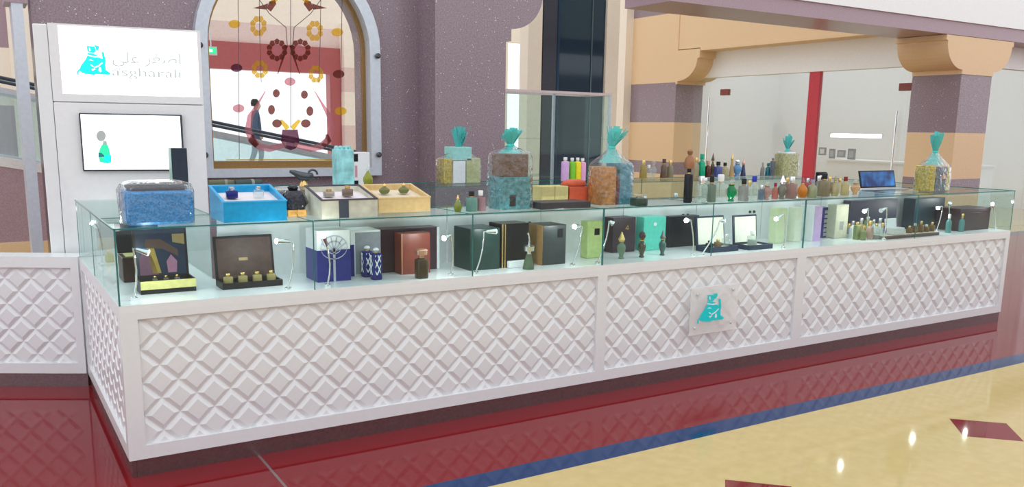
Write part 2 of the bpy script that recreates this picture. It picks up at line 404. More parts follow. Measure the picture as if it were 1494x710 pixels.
# hall left of the sign: banded wall
wl = sempty('wall_left')
MB().box(-8, .15, 12, 12.25, 0, 1.75).build('band', LILAC, wl)
MB().box(-8, .15, 12, 12.25, 1.75, ony(15, 70, 12).z).build('band', PALE, wl)
MB().box(-8, .15, 12, 12.25, ony(15, 70, 12).z, 9).build('band', LILAC, wl)
MB().box(.15, .75, 11.9, 12.3, 0, 9).build('pier', PALE, wl)
# steel end post of the wall
ep = sempty('trim_3')
MB().box(-.115, -.035, WY-.05, WY+.30, 0, 2.42).build('steel_post', STEEL, ep)
MB().box(-.16, .0, WY-.06, WY+.31, 2.42, 2.50).build('post_head', LILAC, ep)
# raised hall floor
structure(MB().box(-8, 9, 10.5, 22, 0, .5).build('floor_far', mat('hall_floor', (.75, .70, .64), .25)))

# ================================================================== THINGS BEHIND THE KIOSK
def lerp(a, b, t): return a+(b-a)*t
# moving walkway rising to the left behind the wall
RY = 7.0
def rz_(x): return 1.965-.195*(x+.15)
tw = thing('moving_walkway', 'inclined moving walkway with glass sides behind the arched window', 'walkway', (0, 0, 0))
for dy in (0, .95):
    Y = RY+dy
    MB().tube([(-4, Y, rz_(-4)), (0, Y, rz_(0)), (4.6, Y, rz_(4.6))], .02, 8).build('handrail', solid('dark_handrail', (.05, .07, .1), .35), tw, True)
    MB().prism([(-4, rz_(-4)-.1), (4.6, rz_(4.6)-.1), (4.6, rz_(4.6)-.16), (-4, rz_(-4)-.16)], 'y', Y-.02, Y+.02).build('rail_trim', STEEL, tw)
    MB().prism([(-4, rz_(-4)-.16), (4.6, rz_(4.6)-.16), (4.6, rz_(4.6)-.84), (-4, rz_(-4)-.84)], 'y', Y-.006, Y+.006).build('balustrade_glass', glassy('walkway_glass', (.9, .96, .96), 1.0, diffuse=.1, dcol=(.75, .85, .87)), tw)
    MB().prism([(-4, rz_(-4)-.84), (4.3, rz_(4.3)-.84), (4.3, rz_(4.3)-.94), (-4, rz_(-4)-.94)], 'y', Y-.07, Y+.07).build('skirt_strip', mat('pale_metal', (.8, .8, .82), .3, .3), tw)
MB().prism([(-4, rz_(-4)-.94), (5.0, .02), (5.0, 0), (-4, 0)], 'y', RY-.06, RY+1.01).build('cladding', LILAC, tw)
MB().box(-4, .6, RY-.12, RY-.06, 0, .22).build('plinth', CREAM, tw)

# exit sign hanging under the lintel
ex = thing('exit_sign', 'small green exit sign hanging below the red lintel', 'sign', ony(309, 80, 12.0))
s = mpp(ex.location)
MB().box(-8*s, 8*s, 0, .06, 0, 12*s).build('housing', solid('grey_case', (.6, .62, .6), .4), ex)
MB().box(-6*s, 6*s, -.006, 0, 2*s, 10*s).build('face', emis('exit_green', (.02, .5, .2), 1.0), ex)
MB().box(-3*s, 1*s, -.01, -.006, 4*s, 8*s).build('running_mark', emis('exit_white', (.9, 1, .9), 1.0), ex)
MB().tube([(0, .03, 12*s), (0, .03, 12*s+1.2)], .01).build('hanger', STEEL, ex)

# walking person far off
def make_person(loc, hgt, rz):
    root = thing('person', 'person in a dark blue coat walking beyond the arched window', 'person', loc, rz)
    J = {'pel': (0, 0, .53, .085), 'waist': (0, 0, .62, .078), 'chest': (0, -.005, .75, .088), 'neck': (0, -.01, .835, .034), 'head': (0, -.022, .90, .052), 'crown': (0, -.018, .955, .046),
         'hipL': (.05, 0, .50, .06), 'kneeL': (.055, -.06, .28, .04), 'ankL': (.055, -.02, .05, .026), 'toeL': (.055, -.10, .022, .02),
         'hipR': (-.05, 0, .50, .06), 'kneeR': (-.055, .03, .28, .04), 'ankR': (-.055, .12, .06, .026), 'toeR': (-.055, .05, .022, .02),
         'shL': (.105, 0, .795, .045), 'elL': (.13, .05, .63, .033), 'wrL': (.125, .0, .50, .022), 'haL': (.12, -.02, .45, .02),
         'shR': (-.105, 0, .795, .045), 'elR': (-.13, .01, .63, .033), 'wrR': (-.125, -.06, .51, .022), 'haR': (-.12, -.085, .465, .02)}
    E_ = [('pel', 'waist'), ('waist', 'chest'), ('chest', 'neck'), ('neck', 'head'), ('head', 'crown')]
    for q in 'LR': E_ += [('pel', 'hip'+q), ('hip'+q, 'knee'+q), ('knee'+q, 'ank'+q), ('ank'+q, 'toe'+q), ('chest', 'sh'+q), ('sh'+q, 'el'+q), ('el'+q, 'wr'+q), ('wr'+q, 'ha'+q)]
    K = list(J); me = bpy.data.meshes.new('body')
    me.from_pydata([tuple(c*hgt for c in J[k][:3]) for k in K], [(K.index(a), K.index(b)) for a, b in E_], [])
    o = bpy.data.objects.new('body', me); COL.objects.link(o)
    o.modifiers.new('s', 'SKIN'); sd = o.modifiers.new('d', 'SUBSURF'); sd.levels = 1
    for i, k in enumerate(K):
        v = me.skin_vertices[0].data[i]; v.radius = (J[k][3]*hgt,)*2; v.use_root = (k == 'pel')
    dg = bpy.context.evaluated_depsgraph_get(); m2 = bpy.data.meshes.new_from_object(o.evaluated_get(dg))
    bpy.data.objects.remove(o); m2.materials.clear()
    for m in (solid('skin', (.5, .33, .25), .5), solid('blue_coat', (.06, .10, .17), .7), solid('pale_trousers', (.35, .42, .5), .7), BLACK): m2.materials.append(m)
    for p in m2.polygons:
        z = p.center.z/hgt; x = abs(p.center.x)/hgt
        p.material_index = 0 if z > .845 or (z < .50 and x > .105) else (1 if z > .40 else (2 if z > .05 else 3)); p.use_smooth = True
    body = link('body', m2, root)
    MB().loft([(.895*hgt, .05*hgt), (.93*hgt, .056*hgt), (.965*hgt, .05*hgt), (.99*hgt, .028*hgt)], 12, 0, .004*hgt).build('hair', solid('dark_hair', (.02, .015, .012), .6), root, True)
    return root
p_h = ony(372, 143, 14.5)
make_person((p_h.x, 14.5, .5), p_h.z-.5, math.radians(72))

# lift shaft clad in dark glass
DKG = mat('dark_mirror', (.005, .03, .055), .06, .0, spec=.5)
lf = thing('lift_shaft', 'tall lift shaft clad in dark blue glass between pale piers', 'lift', (6.72, 7.0, 0))
MB().box(0, .27, -.02, .2, 0, 5.2).build('dark_panel', solid('dark_grey_panel', (.05, .055, .075), .25), lf)
MB().box(.27, 1.13, 0, .2, 0, 5.2).build('glass_panel', DKG, lf)
MB().box(.88, .90, -.012, 0, 0, 5.2).build('glazing_bar', solid('bar_grey', (.1, .15, .17), .3, .6), lf)
MB().box(.25, .29, -.03, 0, 0, 5.2).build('glazing_bar', solid('bar_blue', (.02, .05, .1), .3, .4), lf)
for xx, nm in ((-.27, 0), (1.14, 1)):
    MB().box(xx, xx+.24, -.04, .18, 0, 5.2).build('pale_pier', PALE, lf)

# frameless glass display tower with a steel rim
cb = thing('display_cabinet', 'tall glass display cabinet with a thin steel top rim', 'cabinet', (4.62, 5.0, 0))
W_, D_, H_ = 1.84, .55, 1.945
MB().box(0, W_, 0, D_, 0, .55).build('base', solid('cabinet_base', (.3, .3, .33), .4), cb)
for a in ((0, W_, 0, .008), (0, W_, D_-.008, D_), (0, .008, .008, D_-.008), (W_-.008, W_, .008, D_-.008)):
    MB().box(*a, .55, H_).build('glass_pane', GLASS, cb)
MB().box(-.01, W_+.01, -.01, .02, H_, H_+.03).box(-.01, W_+.01, D_-.02, D_+.01, H_, H_+.03).box(-.01, .02, .02, D_-.02, H_, H_+.03).box(W_-.02, W_+.01, .02, D_-.02, H_, H_+.03).build('rim', mat('pink_steel', (.6, .5, .5), .3, .7), cb)
for zz in (.95, 1.4): MB().box(.01, W_-.01, .01, D_-.01, zz, zz+.008).build('shelf', GLASS, cb)
for xx in (W_*.52, W_-.03): MB().box(xx, xx+.03, .0, .03, .55, H_).build('post', STEEL, cb)

# framed prints on the shop's back wall, bright shelf and desk
for k, (x0, x1, y0, y1) in enumerate(((1178, 1190, 213, 229), (1194, 1205, 215, 226), (1209, 1218, 217, 231), (1221, 1233, 219, 229), (1236, 1248, 217, 233))):
    A, B = onx(x0, y1, 15.9), onx(x1, y0, 15.9)
    t = thing('picture_frame', ['dark framed print beside the red shop post', 'pale framed print right after the dark one on shop ledge', 'narrow grey framed print in the middle of shop ledge',
              'wide low grey framed print on shop ledge', 'tall grey framed print at the end of shop ledge'][k], 'picture', (A.x, A.y, A.z), 0, 'framed prints in the shop')
    wy, hz = A.y-B.y, B.z-A.z
    MB().box(0, .03, -wy, 0, 0, hz).build('frame', solid('frame_%d' % k, ((.10, .07, .07), (.25, .25, .25), (.2, .2, .2), (.22, .22, .22), (.19, .2, .19))[k], .5), t)
    MB().box(-.006, 0, -wy*.8, -wy*.2, hz*.2, hz*.8).build('print', solid('print_%d' % k, ((.18, .14, .13), (.7, .7, .7), (.4, .4, .4), (.36, .36, .36), (.32, .34, .32))[k], .5), t)
A = onx(1180, 234, 15.9)
ld = thing('shop_counter', 'long white counter inside the bright glass-fronted shop', 'counter', (15.7, 5.6, 0))
MB().box(0, .6, 0, 3.4, 0, .93).build('body', SHOPWHITE, ld)
MB().box(-.03, .63, -.03, 3.43, .93, .97).build('top', SHOPWHITE, ld)
for k, (xa, xb, yy) in enumerate(((1212, 1255, 198), (1258, 1284, 199))):
    A, B = onx(xa, yy, 17.6), onx(xb, yy, 17.6)
    t = thing('strip_light', ['longer white strip light on the shop wall', 'shorter white strip light on the shop wall'][k], 'lamp', (17.6, B.y, A.z), 0, 'shop strip lights')
    MB().box(.06, .14, 0, A.y-B.y, -.02, .06).build('bracket', SHOPWHITE, t)
    MB().box(0, .06, 0, A.y-B.y, -.03, .05).build('tube', emis('strip_white', (1, 1, 1), 3.0), t)

# ================================================================== KIOSK
HT, HW, HG, LK = .0812, .7644, 1.0872, 6.735
PITCHD = .1478
def diamond_mesh(name, clip=None):
    # pillow-faced diamond: base rim, bevel, small flat crown; clip = (u0,u1,v0,v1) relative to centre
    a, c, hgt = .0725, .047, .0115
    bm = bmesh.new()
    base = [bm.verts.new(p) for p in ((a, 0, 0), (0, 0, a), (-a, 0, 0), (0, 0, -a))]
    top = [bm.verts.new(p) for p in ((c, -hgt, 0), (0, -hgt, c), (-c, -hgt, 0), (0, -hgt, -c))]
    bm.faces.new(top)
    for i in range(4): bm.faces.new((base[i], base[(i+1) % 4], top[(i+1) % 4], top[i]))
    if clip:
        u0, u1, v0, v1 = clip
        for co, no in (((u0, 0, 0), (-1, 0, 0)), ((u1, 0, 0), (1, 0, 0)), ((0, 0, v0), (0, 0, -1)), ((0, 0, v1), (0, 0, 1))):
            bmesh.ops.bisect_plane(bm, geom=bm.verts[:]+bm.edges[:]+bm.faces[:], plane_co=co, plane_no=no, clear_outer=True)
    bmesh.ops.recalc_face_normals(bm, faces=bm.faces)
    for f in bm.faces:
        if f.normal.y > 0: f.normal_flip()
    me = bpy.data.meshes.new(name); bm.to_mesh(me); bm.free(); me.materials.append(WHITE)
    return me if len(me.polygons) else None
FULL = diamond_mesh('quilt_diamond')
def quilted(root, width, l, r, phase, zt=.702, zb=.142, top=.734):
    # local frame: face on y=0 looking to -y, u along x
    MB().box(0, l, 0, .03, HT, top).box(width-r, width, 0, .03, HT, top).box(l, width-r, 0, .03, zt, top).box(l, width-r, 0, .03, HT, zb).build('frame', WHITE, root)
    pan = MB().box(l, width-r, .024, .03, zb, zt).build('quilted_panel', WHITE, root)
    u0, u1 = l, width-r
    cache = {}
    for sub in (0, 1):
        m = -1
        for m in range(-1, 5):
            cz = (.562 if sub else .635)-m*PITCHD
            k0 = int((u0-phase)/PITCHD)-2; k1 = int((u1-phase)/PITCHD)+2
            for k in range(k0, k1+1):
                cx = phase+k*PITCHD+(PITCHD/2 if sub else 0)
                if cx < u0-.066 or cx > u1+.066 or cz < zb-.066 or cz > zt+.066: continue
                cl = (max(u0-cx, -.08), min(u1-cx, .08), max(zb-cz, -.08), min(zt-cz, .08))
                if min(abs(v) for v in cl) >= .0724: me = FULL
                else:
                    key = tuple(round(v, 3) for v in cl)
                    if key not in cache: cache[key] = diamond_mesh('quilt_diamond', cl)
                    me = cache[key]
                if me is None: continue
                o = link('quilt_diamond', me, pan); o.location = (cx, .0245, cz)
def counter_unit(label, x, y, rz, width, l, r, phase, depth, toe0=0, toe1=0, body_from=0):
    t = thing('counter_unit', label, 'counter', (x, y, 0), rz)
    quilted(t, width, l, r, phase)
    MB().box(body_from, width, .03, depth, HT, .734).build('carcass', WHITE, t)
    MB().box(toe0, width-toe1, .012, depth-.02, 0, HT).build('toe_kick', KICK, t)
    return t
counter_unit('white quilted counter unit below the brown leather perfume case', .03, 0, 0, 2.504, .04, .030, .076-.03, .5)
counter_unit('white quilted counter unit carrying the turquoise emblem plaque', 2.534, 0, 0, 1.685, .038, .045, .107, .5)
counter_unit('white quilted counter unit next to the emblem unit, below the bottle clusters', 4.219, 0, 0, 2.516, .042, .052, .078, .5)
t = thing('quilted_counter', 'white quilted panel closing the counter end at its sharp corner', 'counter', (0, 1.55, 0), -math.pi/2)
quilted(t, 1.55, .05, .06, .09)
MB().box(0, 1.54, .012, .029, 0, HT).build('toe_kick', KICK, t)
t = thing('counter_end_unit', 'plain white counter unit under the glass end case', 'counter', (.031, .502, 0))
MB().box(0, .468, 0, 1.045, HT, .734).build('carcass', WHITE, t)
MB().box(0, .45, .01, 1.03, 0, HT).build('toe_kick', KICK, t)
ang = math.radians(-29)
dx, dy = math.cos(ang), math.sin(ang)
t = thing('counter_wing', 'white quilted counter wing without glass in front of the sign tower', 'counter', (-.008-1.3*dx, 1.56-1.3*dy, 0), ang)
quilted(t, 1.3, .05, .045, .06, top=HW)
MB().box(0, 1.3, .03, .16, HT, HW).build('carcass', WHITE, t)
MB().box(.01, 1.3, .014, .15, 0, HT).build('toe_kick', KICK, t)
t = thing('counter_back_unit', 'plain white back counter unit facing the purple wall', 'counter', (.95, 1.9, 0))
MB().box(0, LK-.95, 0, .48, HT, .734).build('carcass', WHITE, t)
MB().box(.01, LK-.96, .02, .46, 0, HT).build('toe_kick', KICK, t)
t = thing('counter_side_unit', 'plain white counter unit closing the kiosk beside the leather trunk', 'counter', (6.25, .5, 0))
MB().box(0, LK-6.25, 0, 1.4, HT, .734).build('carcass', WHITE, t)
MB().box(.02, LK-6.27, .01, 1.38, 0, HT).build('toe_kick', KICK, t)
dk = thing('counter_deck', 'continuous white display deck running under the glass cases', 'worktop', (0, 0, .734))
hh = HW-.734
MB().box(0, LK, 0, .5, 0, hh).build('front_run', DECK, dk)
MB().box(0, .5, .5, 1.55, 0, hh).build('end_run', DECK, dk)
MB().box(6.25, LK, .5, 1.9, 0, hh).build('side_run', DECK, dk)
MB().box(.95, LK, 1.9, 2.38, 0, hh).build('back_run', DECK, dk)

# ---- glass cases
GT = .008
def pane(root, x0, x1, y0, y1, z0, z1, name='glass_pane', edges='xz'):
    p = MB().box(x0, x1, y0, y1, z0, z1).build(name, GLASS, root)
    return p
def strip(parent, a, b, r=.004):
    a, b = Vector(a), Vector(b)
    MB().tube([a, b], r, 4).build('pane_edge', EDGE, parent)
gc = thing('glass_showcase', 'long frameless glass showcase along the counter front', 'showcase', (0, 0, HW))
hg = HG-HW
xs = [0]+[ony(px, py, 0).x for px, py in ((460, 420), (690, 404))]+[2.534, ony(1038, 373, 0).x, 4.219, 5.45, LK]
for i, (a, b) in enumerate(zip(xs, xs[1:])):
    p = pane(gc, a+.003, b-.003, .001, .001+GT, 0, hg-GT)
    strip(p, (a+.003, .0, hg), (b-.003, 0, hg), .0042)
    strip(p, (b-.001, .004, 0), (b-.001, .004, hg), .0055 if i in (2, 4) else .0032)
    if i == 0: strip(p, (a+.004, .004, 0), (a+.004, .004, hg), .005)
    q = pane(gc, a+.002, b-.002, .001, .5, hg-GT, hg, 'top_pane')
    strip(q, (a, .5, hg-.003), (b, .5, hg-.003), .003)
    strip(q, (b, 0, hg-.003), (b, .5, hg-.003), .0022)
DOOR = mat('white_door', (.82, .84, .85), .35, var=.02)
dn = 8
LOCK = solid('lock_dark', (.12, .12, .13), .3, .6)
for i in range(dn):
    a = .52+(5.6-.52)*i/dn; b = .52+(5.6-.52)*(i+1)/dn
    d_ = MB().box(a+.004, b-.004, .482, .492, 0, hg-.012).build('rear_door', DOOR, gc)
    for k, sx in enumerate((-.035, .035)):
        o = MB().loft([(0, .011), (.008, .009)], 12).build('lock', LOCK, d_); o.rotation_euler = (math.pi/2, 0, 0); o.location = (b-.10+sx*.6, .482, .20)
    o = MB().loft([(0, .008), (.008, .006)], 12).build('lock', LOCK, d_); o.rotation_euler = (math.pi/2, 0, 0); o.location = (b-.10, .482, .165)
ge = thing('glass_end_case', 'glass end case with sloping view of the tower screen behind', 'showcase', (0, 0, HW))
p = pane(gc, .001, .001+GT, .012, .5, 0, hg-GT, 'end_pane'); strip(p, (0, .0, hg), (0, .5, hg), .0045)
p = pane(ge, .001, .001+GT, .503, .857, 0, hg-GT); strip(p, (.001, .504, hg), (.001, .857, hg), .0045)
p = pane(ge, .001, .001+GT, .86, 1.548, 0, hg-GT)
strip(p, (.001, .857, hg), (.001, 1.548, hg), .0045); strip(p, (.004, 1.545, 0), (.004, 1.545, hg), .003); strip(p, (.004, .86, 0), (.004, .86, hg), .0028)
q = pane(ge, .001, .5, .502, 1.548, hg-GT, hg, 'top_pane')
strip(q, (.497, .506, hg-.003), (.497, 1.545, hg-.003), .003)
p = pane(ge, .012, .495, 1.54, 1.548, 0, hg-GT)
p = pane(ge, .492, .5, .51, 1.538, 0, hg-GT)
gb = thing('glass_back_case', 'glass back case carrying gifts and bottles before the purple wall', 'showcase', (0, 0, HW))
bx = [.95, 1.6, 2.62, 3.7, 4.8, 5.8, LK]
for a, b in zip(bx, bx[1:]):
    p = pane(gb, a+.003, b-.003, 2.37, 2.378, 0, hg-GT); strip(p, (a, 2.38, hg), (b, 2.38, hg), .004); strip(p, (b-.001, 2.374, 0), (b-.001, 2.374, hg), .003)
    p = pane(gb, a+.003, b-.003, 1.902, 1.91, 0, hg-GT); strip(p, (a, 1.9, hg), (b, 1.9, hg), .0028)
    q = pane(gb, a+.002, b-.002, 1.902, 2.378, hg-GT, hg, 'top_pane')
gs = thing('glass_side_case', 'glass side case closing the kiosk beside the leather trunk', 'showcase', (0, 0, HW))
p = pane(gc, LK-.009, LK-.001, .012, .498, 0, hg-GT, 'end_pane'); strip(p, (LK-.004, 0, hg), (LK-.004, .498, hg), .004)
p = pane(gs, LK-.009, LK-.001, .503, 1.895, 0, hg-GT); strip(p, (LK-.004, .505, hg), (LK-.004, 1.893, hg), .004)
q = pane(gs, 6.25, LK-.001, .505, 1.893, hg-GT, hg, 'top_pane')

# ---- emblem plaque
TURQ = mat('turquoise_vinyl', (.0, .66, .70), .35, var=.02)
pl = thing('emblem_plaque', 'clear acrylic plaque with turquoise seated figure emblem on four studs', 'plaque', (3.195, -.034, .283))
pw, ph = .402, .302
MB().bevbox(0, pw, -.004, .004, 0, ph, .002).build('acrylic_plate', glassy('acrylic', (.99, .99, .99), .8, diffuse=.3, dcol=(1, 1, 1)), pl)
for sx, sz in ((.05, .255), (.355, .262), (.04, .045), (.35, .05)):
    o = MB().loft([(-.03, .007), (.006, .009), (.01, .006)], 12).build('stud', STEEL, pl); o.rotation_euler = (math.pi/2, 0, 0); o.location = (sx, 0, sz)
def figure(parent, k, y0, ox, oz, m_main, m_line, lines=True, flat=.002, kz=None):
    kz = kz or k
    # traced emblem: units are zoom pixels of the plaque, k metres per unit
    def T(pts):
        Q = [ony(1000+x/8.87, 410+y/8.87, -.0385) for x, y in pts]
        return [(ox+(q.x-3.255)*k, oz+(q.z-.335)*kz) for q in Q]
    body = [(290, 262), (345, 262), (385, 275), (415, 300), (432, 312), (430, 225), (455, 230), (462, 330), (450, 380), (452, 440), (490, 465), (488, 488), (420, 498),
            (345, 505), (320, 520), (240, 522), (205, 515), (180, 495), (168, 520), (166, 545), (150, 548), (150, 515), (165, 490), (185, 470), (200, 430), (235, 380), (262, 340), (280, 300)]
    MB().prism(T(body), 'y', y0, y0-flat).build('emblem_body', m_main, parent)
    MB().prism(T([(290, 180), (330, 178), (365, 175), (375, 200), (372, 235), (350, 255), (300, 258), (288, 230)]), 'y', y0, y0-flat).build('emblem_head', m_main, parent)
    MB().prism(T([(365, 160), (410, 158), (415, 185), (395, 215), (380, 225), (378, 190)]), 'y', y0, y0-flat).build('emblem_flower', m_main, parent)
    if lines:
        b = MB()
        for pts in ([(282, 285), (340, 292), (385, 285), (392, 272), (420, 308), (400, 300), (350, 305), (282, 298)], [(280, 352), (310, 338), (340, 350), (310, 350)],
                    [(330, 425), (380, 395), (425, 350), (430, 358), (385, 408), (335, 436)], [(385, 420), (400, 418), (405, 460), (390, 475), (375, 460)], [(300, 400), (320, 405), (330, 418), (312, 422)],
                    [(303, 455), (340, 440), (345, 448), (312, 472)], [(305, 200), (318, 195), (322, 235), (310, 240)]):
            b.prism(T(pts), 'y', y0-flat, y0-flat-.0008)
        b.build('emblem_lines', m_line, parent)
figure(pl, 1, -.0045, 3.255-3.195, .335-.283, TURQ, mat('emblem_white', (.85, .86, .87), .4))

# ---- sign tower
SR = math.radians(-10)
sp = onz(97, 371, HW); sp = Vector((-.045, 1.80, 0))
sn = Vector((math.sin(-SR), -math.cos(SR), 0)); sn = Vector((math.sin(SR), -math.cos(SR), 0))
sx_ = Vector((math.cos(SR), math.sin(SR), 0))
def st(px, py):
    P = onp(px, py, sp, sn); d = P-sp; return d.dot(sx_), P.z
tower = thing('sign_tower', 'tall white sign tower with lit logo box and wall screen', 'sign', sp, SR)
uL = st(82, 200)[0]; uR = st(297, 150)[0]; zT = st(185, 36)[1]
WTW = mat('tower_white', (.80, .80, .82), .3, var=.02)
MB().bevbox(uL, uR, .02, .34, 0, zT-.012, .006).build('body', WTW, tower)
zg = st(190, 150)[1]
MB().bevbox(uL, uR, 0, .02, 0, zg-.006, .003).build('front_panel', WTW, tower)
MB().bevbox(uL-.075, uL-.003, .0, .30, 0, zT-.02, .004).build('side_panel', WHITE, tower)
l0, l1, lz0, lz1 = st(88, 90)[0], st(289, 90)[0], st(190, 139)[1], st(190, 42)[1]
MB().box(uL, l0, 0, .02, zg, zT-.012).box(l1, uR, 0, .02, zg, zT-.012).box(l0, l1, 0, .02, zg, lz0).box(l0, l1, 0, .02, lz1, zT-.012).build('light_box_frame', WTW, tower)
lb = MB().box(l0, l1, .004, .02, lz0, lz1).build('light_box', emis('lit_sign_white', (1, 1, 1), 1.1), tower)
lgw = emis('sign_line', (1, 1, 1), 1.0)
u0, v0 = st(112, 115)
figure(lb, .78, .0035, u0+.005, v0+.003, emis('sign_turquoise', (.0, .75, .72), .35), lgw, True, .001, .95)
GREYL = emis('sign_grey', (.55, .62, .62), .12)
for body, xa, xb, py, nm, hpx in (("\uFEF2\uFEE0\uFECB", 164, 203, 92, 'arabic_word', 16), ("\uFEAE\uFED0\uFEBB\uFE8D", 211, 264, 93, 'arabic_word', 16), ('asgharali', 164, 264, 112, 'latin_lettering', 13)):
    o = text_mesh(body, .1, GREYL, nm, lb)
    bb = [v.co.x for v in o.data.vertices] or [0, 1]
    ua, ub = st(xa, py)[0], st(xb, py)[0]; k = (ub-ua)/max(.001, max(bb)-min(bb))
    o.scale = (k, hpx*mpp(sp)/.075, 1); o.location = ((ua+ub)/2-k*(max(bb)+min(bb))/2, .003, st((xa+xb)/2, py)[1])
# screen
t0, t1, tz0, tz1 = st(118, 200)[0], st(267, 200)[0], st(190, 249)[1], st(190, 166)[1]
tv = MB().bevbox(t0, t1, -.03, 0, tz0, tz1, .004).build('screen_bezel', solid('bezel', (.05, .06, .08), .3), tower)
MB().box(t0+.009, t1-.012, -.0315, -.03, tz0+.009, tz1-.008).build('screen', emis('screen_white', (.95, 1, 1), 1.05), tv)
def scr(pts, m, nm, y=-.0318):
    MB().prism([st(*p) for p in pts], 'y', y, y-.0004).build(nm, m, tv)
scr([(148+7*math.cos(i*.5236), 198+8*math.sin(i*.5236)) for i in range(12)], emis('pic_silver', (.35, .38, .37), .25), 'screen_stopper')
scr([(151, 205), (156, 205), (157, 211), (150, 211)], emis('pic_grey', (.3, .33, .33), .5), 'screen_neck')
scr([(149, 211), (156, 209), (159, 214), (162, 228), (163, 236), (158, 238), (146, 236), (144, 226), (146, 217)], emis('pic_green', (.02, .62, .30), .6), 'screen_bottle')
scr([(144, 222), (149, 223), (154, 228), (144, 229)], emis('pic_dark', (.02, .15, .17), .4), 'screen_shade', -.0324)
scr([(153, 226), (163, 226), (163, 236), (152, 236)], emis('pic_teal', (.0, .8, .62), .7), 'screen_bottle_foot', -.0324)
scr([(121, 178), (126, 178), (126, 182), (121, 182)], emis('pic_logo', (.45, .8, .78), .8), 'screen_logo')

# ---- gooseneck case lamps
GLOW = emis('lamp_glow', (1, .98, .95), 28)
LAMPW = .85
def lamp(label, bx, by, tx, ty, hx, hy, glow=True, yy=None, free=False):
    # pixels: base foot, stem top, lamp head end
    base = onz(bx, by, HW)
    if yy is not None: base = ony(bx, by, yy); base.z = HW
    if free: base.x = .07
    else: base.y = min(max(base.y, .05), .44)
    T = ony(tx, ty, base.y); Hd = ony(hx, hy, base.y)
    if free: T.x = max(T.x, .07); Hd.x = max(Hd.x, .04)
    t = thing('case_lamp', label, 'lamp', base, 0, 'gooseneck lamps in the glass case')
    tl, hl = T-base, Hd-base
    tl.z = min(tl.z, HG-HW-.03); hl.z = min(hl.z, HG-HW-.035)
    MB().loft([(0, .016), (.012, .016), (.016, .009)], 14).build('base', CHROME, t, True)
    d = Vector((hl.x-tl.x, 0, hl.z-tl.z)); 
    pts = [(0, 0, .012)]+[(lerp(0, tl.x, s)+.012*math.sin(s*3.1), 0, lerp(.012, tl.z-.012, s)) for s in (.3, .6, .85)]+[(tl.x, 0, tl.z), (tl.x+d.x*.35, 0, tl.z+d.z*.35)]
    MB().tube(pts, .0042, 8).build('stem', CHROME, t, True)
    dirv = d.normalized() if d.length > 1e-4 else Vector((0, 0, -1))
    a = Vector((tl.x, 0, tl.z))+d*.2; b = Vector((hl.x, -.012, hl.z))
    MB().tube([a, lerp(a, b, .5), b], [.008, .012, .0165], 14).build('head', CHROME, t, True)
    bd = (b-a).normalized()
    MB().tube([b-bd*.003, b+bd*.002], .0125, 12).build('bulb', GLOW if glow else CHROME, t, True)
    if glow:
        ld_ = bpy.data.lights.new('lamp_light', 'POINT'); ld_.energy = LAMPW; ld_.shadow_soft_size = .012; ld_.color = (1, .98, .95)
        lo = bpy.data.objects.new('lamp_light', ld_); COL.objects.link(lo); lo.parent = t; lo.location = b+bd*.02+Vector((0, 0, -.004))
    return t
lamp('gooseneck lamp beside the yellow-edged presentation case', 196, 438, 194, 362, 216, 368)
lamp('gooseneck lamp just past the brown leather lid', 430, 428, 427, 353, 402, 351)
lamp('gooseneck lamp in front of the blue tree-printed box', 478, 418, 478, 362, 470, 345)
lamp('gooseneck lamp past the reddish-brown perfume box', 664, 405, 658, 342, 646, 347)
lamp('gooseneck lamp in front of the dark green box', 701, 402, 706, 338, 722, 337)
lamp('gooseneck lamp just before the lime green box', 848, 391, 849, 330, 836, 330)
lamp('gooseneck lamp hugging the glass joint by the lime box', 886, 388, 889, 322, 893, 326, False)
lamp('gooseneck lamp before the first white-lined case', 1011, 373, 1008, 321, 999, 321)
lamp('gooseneck lamp leaning over the first white-lined case', 1036, 374, 1050, 322, 1055, 322)
lamp('gooseneck lamp before the pale lime boxes', 1143, 362, 1144, 312, 1130, 319)
lamp('gooseneck lamp above the cluster of small bottles', 1262, 349, 1267, 304, 1259, 308)
lamp('gooseneck lamp beside the small blue bottle', 1291, 350, 1294, 303, 1283, 307, False)
lamp('gooseneck lamp leaning over the long brown tray', 1366, 338, 1375, 301, 1366, 303)
lamp('gooseneck lamp between the pair of small capped bottles and tray', 1382, 337, 1385, 300, 1384, 296, False)
lamp('gooseneck lamp on the far side of the leather trunk', 1452, 334, 1450, 303, 1446, 297)
t = lamp('gooseneck lamp in the glass end case', 140, 388, 141, 334, 125, 325, True, None, True)

# ================================================================== MERCHANDISE
def fbox(xf0, xf1, yb, yt, z, ymin=.05, ymax=.46):
    """front face of a box from photo pixels: left/right front edges, bottom and top at the left edge; stands on height z"""
    P = onz(xf0, yb, z); Y = min(max(P.y, ymin), ymax)
    x0 = ony(xf0, yb, Y).x; x1 = ony(xf1, yb, Y).x; zt = ony(xf0, yt, Y).z
    return x0, x1, Y, max(zt-z, .01)
def spot(px, py, z, ymin=.05, ymax=.46):
    P = onz(px, py, z); Y = min(max(P.y, ymin), ymax); Q = ony(px, py, Y); return Vector((Q.x, Y, z))
DK = HW+.0005; TP = HG+.0015

